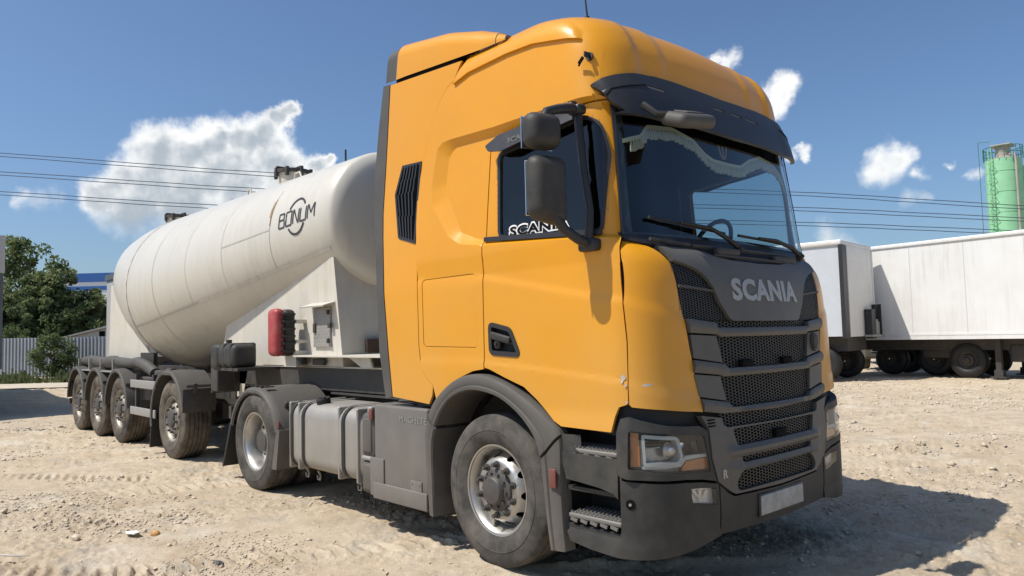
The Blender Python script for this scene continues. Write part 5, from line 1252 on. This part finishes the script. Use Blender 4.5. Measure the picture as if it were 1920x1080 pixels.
# loose bits one can pick out
def lump(name, x, y, d, m, label, cat, rz=0, group=None, sd=0):
    mb = MB(); r_ = random.Random(sd); bm = bmesh.new(); bmesh.ops.create_icosphere(bm, subdivisions=2, radius=.5)
    for v in bm.verts: k = 1+.35*mnoise.noise(v.co*3+Vector((sd,0,0))); v.co *= k
    bm.verts.index_update(); mb.add([Vector((v.co.x*d[0], v.co.y*d[1], v.co.z*d[2])) for v in bm.verts], [tuple(v.index for v in f.verts) for f in bm.faces]); bm.free()
    o = mb.build(name, m, None, 25); o.location = (x, y, gz1(x, y)+d[2]*.12); o.rotation_euler = (r_.uniform(-.2,.2), r_.uniform(-.2,.2), rz); return tag(o, label, cat, group)
MT['brickc'] = mat('orange_brick', (.50,.27,.10), .9, var=.2, vscale=30); MT['paper'] = mat('white_board', (.72,.71,.68), .7, var=.06)
lump('brick_piece', -2.66, -2.52, (.085,.07,.05), 'brickc', 'small orange piece of broken brick beside a white board scrap on the sand', 'brick', .4, sd=3)
m = MB(); m.prism([(-.09,-.03),(.02,-.055),(.10,-.015),(.07,.035),(-.05,.04)], lambda a, b, t: (a, b, .012+.25*a*.3+t), .006); o = m.build('board_scrap', 'paper', None, 0); o.location = (-2.76,-2.66,gz1(-2.76,-2.66)+.012); tag(o, 'white flat board scrap lying on the sand left of the orange brick piece', 'debris')
lump('flat_stone', -1.50, -2.49, (.13,.07,.035), 'vandark', 'dark flat stone lying among the pale gravel at bottom left', 'stone', .9, sd=5)
m = MB(); m.tube([(0,0,.02),(.10,.05,.035),(.20,.13,.03),(.24,.22,.02)], [.006,.008,.006,.004], 7); o = m.build('stick', 'shed', None, 30); o.location = (-2.85,-3.62,gz1(-2.85,-3.62)); tag(o, 'pale bent stick on the sand at the left edge', 'stick')
lump('stone', -2.95, -3.02, (.07,.06,.05), 'stone', 'single pale stone casting a small shadow near the left edge', 'stone', .2, sd=8)
lump('stone', 1.30, -1.62, (.13,.10,.07), 'stone', 'pale stone lying in front of the truck\'s lower step', 'stone', .7, sd=11)

# ---------------------------------------------------------------- trees, bush, weeds
def leafmat(name, c1, c2):
    m = bpy.data.materials.new(name); m.use_nodes = True; t = m.node_tree; b = t.nodes['Principled BSDF']; b.inputs['Roughness'].default_value = .6; b.inputs['Specular IOR Level'].default_value = .25
    n = t.nodes.new('ShaderNodeTexNoise'); n.inputs['Scale'].default_value = 1.3; n.inputs['Detail'].default_value = 4; t.links.new(t.nodes.new('ShaderNodeNewGeometry').outputs['Position'], n.inputs['Vector'])
    mr = t.nodes.new('ShaderNodeMapRange'); mr.inputs[1].default_value = .35; mr.inputs[2].default_value = .65; t.links.new(n.outputs['Fac'], mr.inputs[0])
    x = t.nodes.new('ShaderNodeMix'); x.data_type = 'RGBA'; x.inputs['A'].default_value = (*c1, 1); x.inputs['B'].default_value = (*c2, 1); t.links.new(mr.outputs[0], x.inputs['Factor']); t.links.new(x.outputs['Result'], b.inputs['Base Color'])
    tr = t.nodes.new('ShaderNodeBsdfTranslucent'); t.links.new(x.outputs['Result'], tr.inputs[0]); ms = t.nodes.new('ShaderNodeMixShader'); ms.inputs[0].default_value = .42
    t.links.new(b.outputs[0], ms.inputs[1]); t.links.new(tr.outputs[0], ms.inputs[2]); t.links.new(ms.outputs[0], t.nodes['Material Output'].inputs['Surface']); return m
MT['leaf'] = leafmat('tree_leaves', (.085,.125,.05), (.23,.27,.12)); MT['leaf2'] = leafmat('bush_leaves', (.10,.14,.05), (.20,.24,.10)); MT['weed'] = leafmat('weeds', (.07,.10,.035), (.16,.17,.08))
def crown(name, c, rad_, n, clumps, size, m, seed, shape=1.0):

    r_ = np.random.default_rng(seed); c = np.array(c); rad_ = np.array(rad_)
    d = r_.normal(size=(clumps, 3)); d /= np.linalg.norm(d, axis=1)[:,None]; d *= r_.uniform(.25, 1.0, (clumps, 1))**.6
    taper = 1-.45*np.clip(d[:,2:3], 0, 1)*shape; d[:,:2] *= taper; cl = c+d*rad_; cr = rad_.mean()*r_.uniform(.12,.30,clumps)
    k = r_.integers(0, clumps, n); p = r_.normal(size=(n, 3)); p /= np.linalg.norm(p, axis=1)[:,None]; p = cl[k]+p*(cr[k]*r_.uniform(.3,1,n)**.5)[:,None]*np.array([1,1,.75])
    u = r_.normal(size=(n, 3)); u /= np.linalg.norm(u, axis=1)[:,None]; w = np.cross(u, r_.normal(size=(n, 3))); w /= np.linalg.norm(w, axis=1)[:,None]; s = (size*r_.uniform(.6,1.4,n))[:,None]
    V = np.stack([p-u*s, p+w*s*.55, p+u*s, p-w*s*.55], 1).reshape(-1, 3); return np_mesh(name, V, np.arange(4*n).reshape(-1, 4), MT[m], False)
def tree(x, y, h, w, label, seed, n=9000, m='leaf', base=.8, name='tree', group='trees behind the fence', shape=1.0):
    t = empty(name, (x, y, 0), label, 'tree' if name == 'tree' else 'bush', group)
    cr = crown('crown', (0, 0, (h+base)/2), (w/2, w/2, (h-base)/2), n, max(16, int(h*14)) if name == 'tree' else 90, .11 if name == 'tree' else .05, m, seed, shape); cr.parent = t
    mb = MB(); r_ = random.Random(seed); top = h*.72; mb.tube([(0,0,-.2),(.05,.02,h*.25),(-.05,.06,h*.5),(.03,0,top)], [.05*h**.7,.04*h**.7,.025*h**.7,.01], 8)
    for k in range(7):
        z = h*(.2+.08*k); a = r_.uniform(0, 6.28); l = w*.36; mb.tube([(0,0,z),(math.cos(a)*l*.5, math.sin(a)*l*.5, z+l*.4),(math.cos(a)*l, math.sin(a)*l, z+l*.7)], [.03*h**.5,.02*h**.5,.006], 5)
    o = mb.build('trunk', 'wood', None, 40); o.parent = t; return t
def at(px, depth): 
    d = (FW*FPX+RT*(px-960)-UP*(640-540)); d = d/FPX; p = CAM+d*depth; return p.x, p.y
GT = 'trees behind the fence'
tree(*at(40,43), 8.3, 4.0, 'tallest leafy green tree behind the fence, at the left edge', 1, 12000)
tree(*at(102,42), 6.7, 3.2, 'second tallest tree behind the fence, its pointed top right of the tallest tree', 2, 9000, shape=1.4)
tree(*at(168,43), 4.9, 3.4, 'low round tree behind the fence below the blue and white building', 3, 8000, shape=.6)
tree(*at(70,46), 6.0, 4.2, 'dense dark tree between the two tallest trees behind the fence', 4, 9000)
tree(*at(132,44), 4.4, 3.0, 'short dark tree left of the low round tree, behind the fence', 5, 7000, shape=.6)
tree(*at(196,46), 4.6, 3.0, 'dark tree behind the fence next to the grey container', 6, 7000, shape=.6)
tree(*at(14,40), 4.6, 3.4, 'broad low tree at the left edge under the tallest tree', 7, 7000, shape=.5)
tree(*at(100,34.2), 2.15, 2.0, 'upright green bush growing against the corrugated fence', 8, 7000, 'leaf2', .05, 'bush', None, .4)
tree(*at(30,38.3), 2.7, 1.8, 'feathery yellow-green bush beside the parked trailer at the left edge', 9, 5000, 'leaf2', .3, 'bush', None, .8)
tree(*at(116,43.4), 4.7, 2.8, 'slim tree between the second tallest tree and the short dark tree behind the fence', 21, 7000, shape=1.0)
tree(*at(152,45), 4.3, 3.2, 'leafy tree just left of the low round tree, below the blue stripes', 22, 7000, shape=.5)
tree(*at(64,41.5), 4.6, 3.6, 'broad low tree behind the fence below the gap between the two tallest trees', 23, 8000, shape=.4)
tree(*at(184,44.5), 4.4, 2.6, 'narrow low tree behind the fence just right of the low round tree', 24, 6000, shape=.6)
# weeds along the fence foot
r_ = np.random.default_rng(12); n = 5200; px_ = r_.uniform(-40, 215, n); dp = r_.uniform(31.2, 35.2, n); keep = r_.random(n) < np.clip(.35+.9*np.sin(px_*.06)+.3*(px_ < 60), .12, 1); px_, dp = px_[keep], dp[keep]
q = np.array([at(a, b) for a, b in zip(px_, dp)]); n = len(q); hgt = r_.gamma(2.0, .085, n); base = np.column_stack([q, np.zeros(n)-.02+gh(q[:,0], q[:,1])]); an = r_.uniform(0, 6.28, n); wv = np.column_stack([np.cos(an), np.sin(an), 0*an])*(.035+.05*r_.random(n))[:,None]; tip = base+np.column_stack([r_.normal(0,.06,n), r_.normal(0,.06,n), hgt])
g = np_mesh('weeds', np.stack([base-wv, base+wv, tip+wv*.5, tip-wv*.6], 1).reshape(-1, 3), np.arange(4*n).reshape(-1, 4), MT['weed'], False); g['kind'] = 'stuff'; g['label'] = 'low green weeds along the foot of the corrugated fence'; g['category'] = 'weeds'
# track of compacted pale earth in front of the fence
mb = MB(); P = [at(px, d) for px in (-160, 20, 120, 240, 420) for d in (27.5, 31.0)]
mb.add([(x, y, .03) for x, y in P], [(2*i, 2*i+1, 2*i+3, 2*i+2) for i in range(4)]); MT['track'] = mat('pale_track', (.50,.43,.33), .95, var=.12, vscale=.8); o = mb.build('path', 'track', None, 0); o['kind'] = 'structure'

# ---------------------------------------------------------------- fence, shed, hall
a0 = Vector(at(-60, 37.0)); a1 = Vector(at(300, 34.5)); L = (a1-a0).length; u = (a1-a0)/L; nn = Vector((-u.y, u.x))
fe = empty('sheet_fence', (a0.x, a0.y, 0), 'grey corrugated sheet metal fence below the trees at the left', 'fence')
mb = MB(); vs = []; s = 0; k = 0
prof = [(0,0),(.05,0),(.075,.045),(.125,.045),(.15,0)]
while s < L:
    for a, d in prof[:-1]:
        p = u*(s+a)+nn*d; vs += [(p.x, p.y, .12), (p.x, p.y, 1.98+.02*math.sin(s*.7))]
    s += .15*1.35
n = len(vs)//2; mb.add(vs, [(2*i, 2*i+2, 2*i+3, 2*i+1) for i in range(n-1)]); o = mb.build('corrugated_sheet', 'fence', None, 20); o.parent = fe
for k in range(int(L/2.5)+1):
    p = u*(2.5*k)-nn*-.09; mb = MB(); mb.box((p.x, p.y, .95), (.07,.07,2.0)); o = mb.build('fence_post', 'dark', None, 0); o.parent = fe
sx_, sy_ = at(150, 38.6); sh_ = empty('shed', (sx_, sy_, 0), 'low shed with pale wall and sloping roof behind the fence', 'shed'); ru = Vector((RT.x, RT.y)).normalized(); fu = Vector((FW.x, FW.y)).normalized()
def rel(a, b, z): p = ru*a+fu*b; return (p.x, p.y, z)
mb = MB(); mb.add([rel(-1.2,0,0),rel(1.45,0,0),rel(1.45,0,2.45),rel(-1.2,0,1.85),rel(-1.2,3,0),rel(1.45,3,0),rel(1.45,3,2.45),rel(-1.2,3,1.85)], [(0,1,2,3),(4,7,6,5),(1,5,6,2),(0,3,7,4),(3,2,6,7)]); o = mb.build('wall', 'shed', None, 0); o.parent = sh_
mb = MB(); mb.add([rel(-1.5,-.2,1.80),rel(1.6,-.2,2.50),rel(1.6,3.2,2.50),rel(-1.5,3.2,1.80),rel(-1.5,-.2,1.88),rel(1.6,-.2,2.58),rel(1.6,3.2,2.58),rel(-1.5,3.2,1.88)], [(3,2,1,0),(4,5,6,7),(0,1,5,4),(1,2,6,5),(2,3,7,6),(3,0,4,7)]); o = mb.build('roof', 'shedroof', None, 0); o.parent = sh_
mb = MB(); mb.add([rel(1.0,-.01,1.98),rel(1.3,-.01,1.98),rel(1.3,-.01,2.28),rel(1.0,-.01,2.28)], [(0,1,2,3)]); o = mb.build('window', 'seam', None, 0); o.parent = sh_
hx, hy = at(150, 72); ha = empty('warehouse', (hx, hy, 0), 'white warehouse with blue stripes standing beyond the trees', 'building')
for nm, m_, z0, z1, e in (('wall','whiteclad',0,6.95,0),('blue_stripe','blue',6.95,7.33,.05),('wall_panel','whiteclad',7.33,7.75,0),('roof_band','blue',7.75,8.6,.1)):
    mb = MB(); mb.add([rel(-1.6-e,-e,z0),rel(9+e,-e,z0),rel(9+e,8+e,z0),rel(-1.6-e,8+e,z0),rel(-1.6-e,-e,z1),rel(9+e,-e,z1+.05*(z1 > 8)),rel(9+e,8+e,z1),rel(-1.6-e,8+e,z1)], [(3,2,1,0),(4,5,6,7),(0,1,5,4),(1,2,6,5),(2,3,7,6),(3,0,4,7)]); o = mb.build(nm, m_, None, 0); o.parent = ha

# ---------------------------------------------------------------- parked trailers
def simple_wheel(parent, x, y, r=.5, w=.32, m='tyre', rim='rimg'):
    mb = MB(); mb.lathe([(-w/2+.02,r*.55),(-w/2,r*.62),(-w/2-.01,r*.8),(-w/2+.03,r*.96),(-w/2+.06,r),(w/2-.06,r),(w/2-.03,r*.96),(w/2,r*.62)], (0,0,0), 36); o = mb.build('wheel', m, None, 35); o.parent = parent; o.location = (x, y, r)
    mb = MB(); mb.lathe([(-w/2+.02,r*.57),(-w/2+.08,r*.5),(-w/2+.10,r*.36),(-w/2+.04,r*.32),(-w/2+.03,r*.2),(-w/2-.03,r*.16),(-w/2-.04,.01)], (0,0,0), 28); k = mb.build('rim', rim, None, 30); k.parent = o; return o
def part(mb, name, m, parent, ang=0): 
    o = mb.build(name, m, None, ang); o.parent = parent; return o
# grey-sided trailer whose rear end faces the gap
v1 = empty('box_trailer', (-5.25,16.35,0), 'box trailer with black corner post and white roller door, rear end towards the truck', 'trailer'); v1.rotation_euler = (0,0,R(5))
mb = MB(); mb.b6(-13.5,-.03,.03,2.57,1.28,3.85); part(mb, 'body', 'vangrey', v1)
mb = MB(); mb.rbox((-6.75,1.3,3.93), (13.56,2.66,.16), .05); part(mb, 'roof', 'vanw', v1, 30)
mb = MB(); mb.b6(-.06,.05,-.02,.30,1.22,3.86); part(mb, 'corner_post', 'visor', v1)
mb = MB(); mb.b6(-.06,.04,.30,2.62,1.26,3.86)
for k in range(5): mb.b6(.04,.046,.36,2.52,1.72+.42*k,1.735+.42*k)
mb.b6(.04,.06,.33,.40,1.26,3.84); mb.b6(.04,.06,2.50,2.60,1.26,3.84); part(mb, 'roller_door', 'vanw', v1)
mb = MB(); mb.rbox((.16,1.75,1.62), (.20,.36,.86), .02); mb.b6(.05,.30,2.30,2.36,1.25,2.2); mb.tube([(.2,2.0,2.0),(.22,2.1,2.15),(.2,2.5,2.15)], .03); part(mb, 'lift_control', 'visor', v1)
mb = MB(); mb.cyl((.2,2.1,1.3),(.2,2.1,1.75), .06, 10); mb.cyl((.2,2.32,1.3),(.2,2.32,1.68), .05, 10); mb.b6(.05,.3,1.5,2.6,1.24,1.30); part(mb, 'lift_cylinder', 'steelg', v1, 30)
mb = MB(); mb.b6(-13.4,-.1,.5,2.1,.85,1.26); part(mb, 'underframe', 'dark', v1)
for x in (-.75,-2.1,-3.45):
    for y in (.35,2.3): simple_wheel(v1, x, y, m='black', rim='dark')  # black tyres and dark rims: shade under the trailer put into the colour
# white trailer standing across behind it
v2 = empty('box_trailer', (-6.0,19.36,0), 'long plain white box trailer side on, on the right behind the truck', 'trailer'); v2.rotation_euler = (0,0,R(-6.5))
mb = MB(); mb.b6(-1.5,12.2,0,2.55,1.22,3.93); part(mb, 'body', 'vanw', v2)
mb = MB(); mb.rbox((5.35,1.27,3.955), (13.8,2.62,.12), .03); part(mb, 'roof_rail', 'vanw', v2, 30)
mb = MB(); mb.b6(-1.55,12.25,-.03,.02,1.12,1.22); mb.b6(-1.55,12.25,-.015,.01,1.24,1.30); part(mb, 'floor_rail', 'vanw', v2)
mb = MB()
for x in (1.55,3.05,4.55,6.05,7.55,9.05): mb.b6(x-.012,x+.012,-.004,.001,1.30,3.88)
[setattr(o_, 'parent', v2) for o_ in split(mb, 'panel_joint', 'joint', None, 0)]
mb = MB(); mb.b6(-1.4,12,.55,.65,.80,1.15); mb.b6(-1.4,12,1.9,2.0,.80,1.15); mb.rbox((4.2,.75,.72), (.7,.5,.5), .08); mb.rbox((1.9,1.0,.78), (.9,.7,.45), .08); part(mb, 'underframe', 'dark', v2, 30)
for x in (2.78,5.0,6.35):
    for y in (.62,2.2): simple_wheel(v2, x, y, m='black', rim='dark')  # darker wheel colours stand in for the shade under the floor
for y in (.45,2.2):
    mb = MB(); mb.b6(3.55,3.69,y-.07,y+.07,.12,1.15); mb.b6(3.42,3.82,y-.16,y+.16,.03,.07); mb.b6(3.51,3.73,y-.1,y+.1,.07,.25); part(mb, 'landing_leg', 'dark', v2)
for x in (.25,1.6):
    for y in (1.25,2.25): simple_wheel(v2, x, y, m='black', rim='dark')  # extra dark wheels, added so the space under the floor looks darker
# dark lorry parked further back, seen beneath the trailers
lx, ly = -6.4, 23.4; lo_ = empty('parked_lorry', (lx, ly, 0), 'dark lorry parked behind the white box trailer, seen under its floor', 'lorry'); lo_.rotation_euler = (0,0,R(-60))
mb = MB(); mb.rbox((-.9,0,1.75), (1.8,2.4,2.1), .15); part(mb, 'cab', 'vandark', lo_, 40); mb = MB(); mb.rbox((.05,0,.62), (.25,2.4,.45), .08); part(mb, 'bumper', 'fender', lo_, 40)
mb = MB(); mb.b6(-7,-1.5,-.5,.5,.7,1.0); part(mb, 'chassis_frame', 'dark', lo_)
for y in (-.8,.8): mb = MB(); mb.rbox((.18,y,.72), (.05,.36,.16), .03); part(mb, 'headlight', 'chrome', lo_, 30)
for x in (-1.0,-5.2):
    for y in (-1.02,1.02): simple_wheel(lo_, x, y)
# trailer at the left edge
v3 = empty('curtain_trailer', (-16.5,-1.65,0), 'dark curtain-sided trailer with pale upper band, cut off by the left edge', 'trailer')
mb = MB(); mb.b6(-13.5,0,-2.55,0,1.05,3.22); part(mb, 'curtain', 'vandark', v3); mb = MB(); mb.b6(-13.55,.03,-2.6,.02,3.24,4.10); part(mb, 'upper_band', 'leadgrey', v3)
mb = MB(); mb.b6(-13.4,0,-2.1,-.5,.75,1.03); mb.b6(-.12,-.02,-2.5,-.06,.48,1.03); part(mb, 'underframe', 'dark', v3)
for x in (-1.6,-2.95,-4.3):
    for y in (-2.3,-.25): simple_wheel(v3, x, y)
# grey container behind the tank trailer
cx_, cy_ = at(199, 24.0); v4 = empty('grey_container', (cx_, cy_, 0), 'pale grey container with dark roof edge, just showing behind the tank trailer\'s rear', 'container')
mb = MB(); mb.b6(.02,2.4,.0,6.5,1.15,3.62); part(mb, 'body', 'leadgrey', v4); mb = MB(); mb.b6(-.03,2.45,-.05,6.55,3.62,3.80); part(mb, 'roof_edge', 'vandark', v4); mb = MB(); mb.b6(.2,2.2,.3,6.2,.6,1.15); part(mb, 'underframe', 'dark', v4)
for x in (.3,2.1):
    for y in (1.2,2.5): simple_wheel(v4, x, y, .5, .3)

# ---------------------------------------------------------------- silos
def silo(px, depth, r, top, label, m, ladder):
    x, y = at(px, depth); s = empty('silo', (x, y, 0), label, 'silo', 'cement silos on the skyline'); a0_ = math.atan2(CAM.y-y, CAM.x-x)
    mb = MB(); mb.cyl((0,0,0), (0,0,top), r, 56); part(mb, 'tank_shell', m, s, 40)
    mb = MB(); mb.cyl((0,0,top), (0,0,top+.28), r, 56, r*.45); part(mb, 'roof_cone', 'concrete', s, 40)
    mb = MB()
    for z in np.arange(2.2, top, 1.72): mb.cyl((0,0,z-.03), (0,0,z+.03), r+.025, 56)
    [setattr(o_, 'parent', s) for o_ in split(mb, 'hoop', m, None, 40)]
    if ladder:
        mb = MB(); pl = lambda a, rr, z: (rr*math.cos(a), rr*math.sin(a), z)
        aL = a0_-R(38)
        for da in (-.10,.10): mb.tube([pl(aL+da, r+.18, 1), pl(aL+da, r+.18, top+.9)], .035, 6)
        for z in np.arange(1, top+.2, .34): mb.tube([pl(aL-.10, r+.18, z), pl(aL+.10, r+.18, z)], .03, 5)
        for z in np.arange(3, top, .85): mb.tube([pl(aL-.10, r+.18, z), pl(aL-.22, r+.5, z), pl(aL, r+.68, z), pl(aL+.22, r+.5, z), pl(aL+.10, r+.18, z)], .028, 5)
        part(mb, 'ladder', 'green', s, 30)
        mb = MB(); aP = a0_+R(36)
        mb.tube([pl(aP, r*.6, top+.35), pl(aP, r+.08, top+.25), pl(aP, r+.14, top-.2), pl(aP, r+.14, .5)], .085, 8); part(mb, 'filling_pipe', 'concrete', s, 40)
        mb = MB(); mb.cyl((0,0,top+.2), (0,0,top+1.15), .52, 20); mb.rbox((0,0,top+1.22), (1.5,1.5,.14), .03); part(mb, 'dust_filter', 'concrete', s, 30)
        mb = MB(); N_ = 20
        for k in range(N_): a = 2*math.pi*k/N_; mb.tube([pl(a, r+.10, top), pl(a, r+.10, top+1.05)], .028, 5)
        for z in (top+.5, top+1.05): mb.tube([pl(2*math.pi*k/N_, r+.10, z) for k in range(N_+1)], .028, 5)
        mb.tube([pl(aL-.4, r+.62, 2), pl(aL-.4, r+.62, top+1.6)], .025, 5); mb.tube([pl(aL-.4, r+.62, top+1.6), pl(aL, r+.1, top+1.5)], .03, 5)
        part(mb, 'railing', 'greend', s, 30)
    return s
silo(1904, 61.5, 1.32, 15.25, 'light green silo with ladder cage and grey filter on top', 'green', True)
silo(1972, 63.5, 1.32, 15.25, 'darker green silo cut off by the right edge of the picture', 'greend', False)

# ---------------------------------------------------------------- power lines
names = ['upper wire of the highest pair of power lines', 'lower wire of the highest pair of power lines', 'upper wire of the middle pair of power lines', 'lower wire of the middle pair of power lines', 'upper wire of the lowest pair of power lines', 'lower wire of the lowest pair of power lines']
base = [[(-55.7,3.48,14.55),(-43.4,17.1,12.76),(-32,29.6,11.62),(-19.8,43.1,10.62),(-11.35,52.45,9.56)], [(-55.78,3.5,13.29),(-43.7,16.8,11.67),(-32,29.7,10.50),(-19.8,43.15,9.58),(-11.4,52.47,8.70)], [(-55.86,3.53,11.96),(-45.99,14.45,10.67),(-32,29.8,9.40),(-19.66,43.44,8.57),(-11.45,52.5,7.80)]]
for k, pts in enumerate(base):
    P = [Vector(p) for p in pts]; P = [P[0]+(P[0]-P[1])*2.2]+P+[P[-1]+(P[-1]-P[-2])*2.5]
    for j in range(2):
        q = []
        for i in range(len(P)-1):
            p0, p1, p2, p3 = P[max(0,i-1)], P[i], P[i+1], P[min(len(P)-1,i+2)]
            for t in range(10): u_ = t/10; q.append(.5*((2*p1)+(p2-p0)*u_+(2*p0-5*p1+4*p2-p3)*u_*u_+(3*p1-p0-3*p2+p3)*u_**3))
        q.append(P[-1]); q = [v+Vector((0,0,(.12 if j == 0 else -.12)+.012*math.sin(1.7*i+j*2))) for i, v in enumerate(q)]
        mb = MB(); mb.tube(q, .026, 6); tag(mb.build('power_line', 'wire', None, 40), names[2*k+j].capitalize().replace('Upper','upper').replace('Lower','lower')+' crossing the sky', 'power line', 'power lines across the sky')
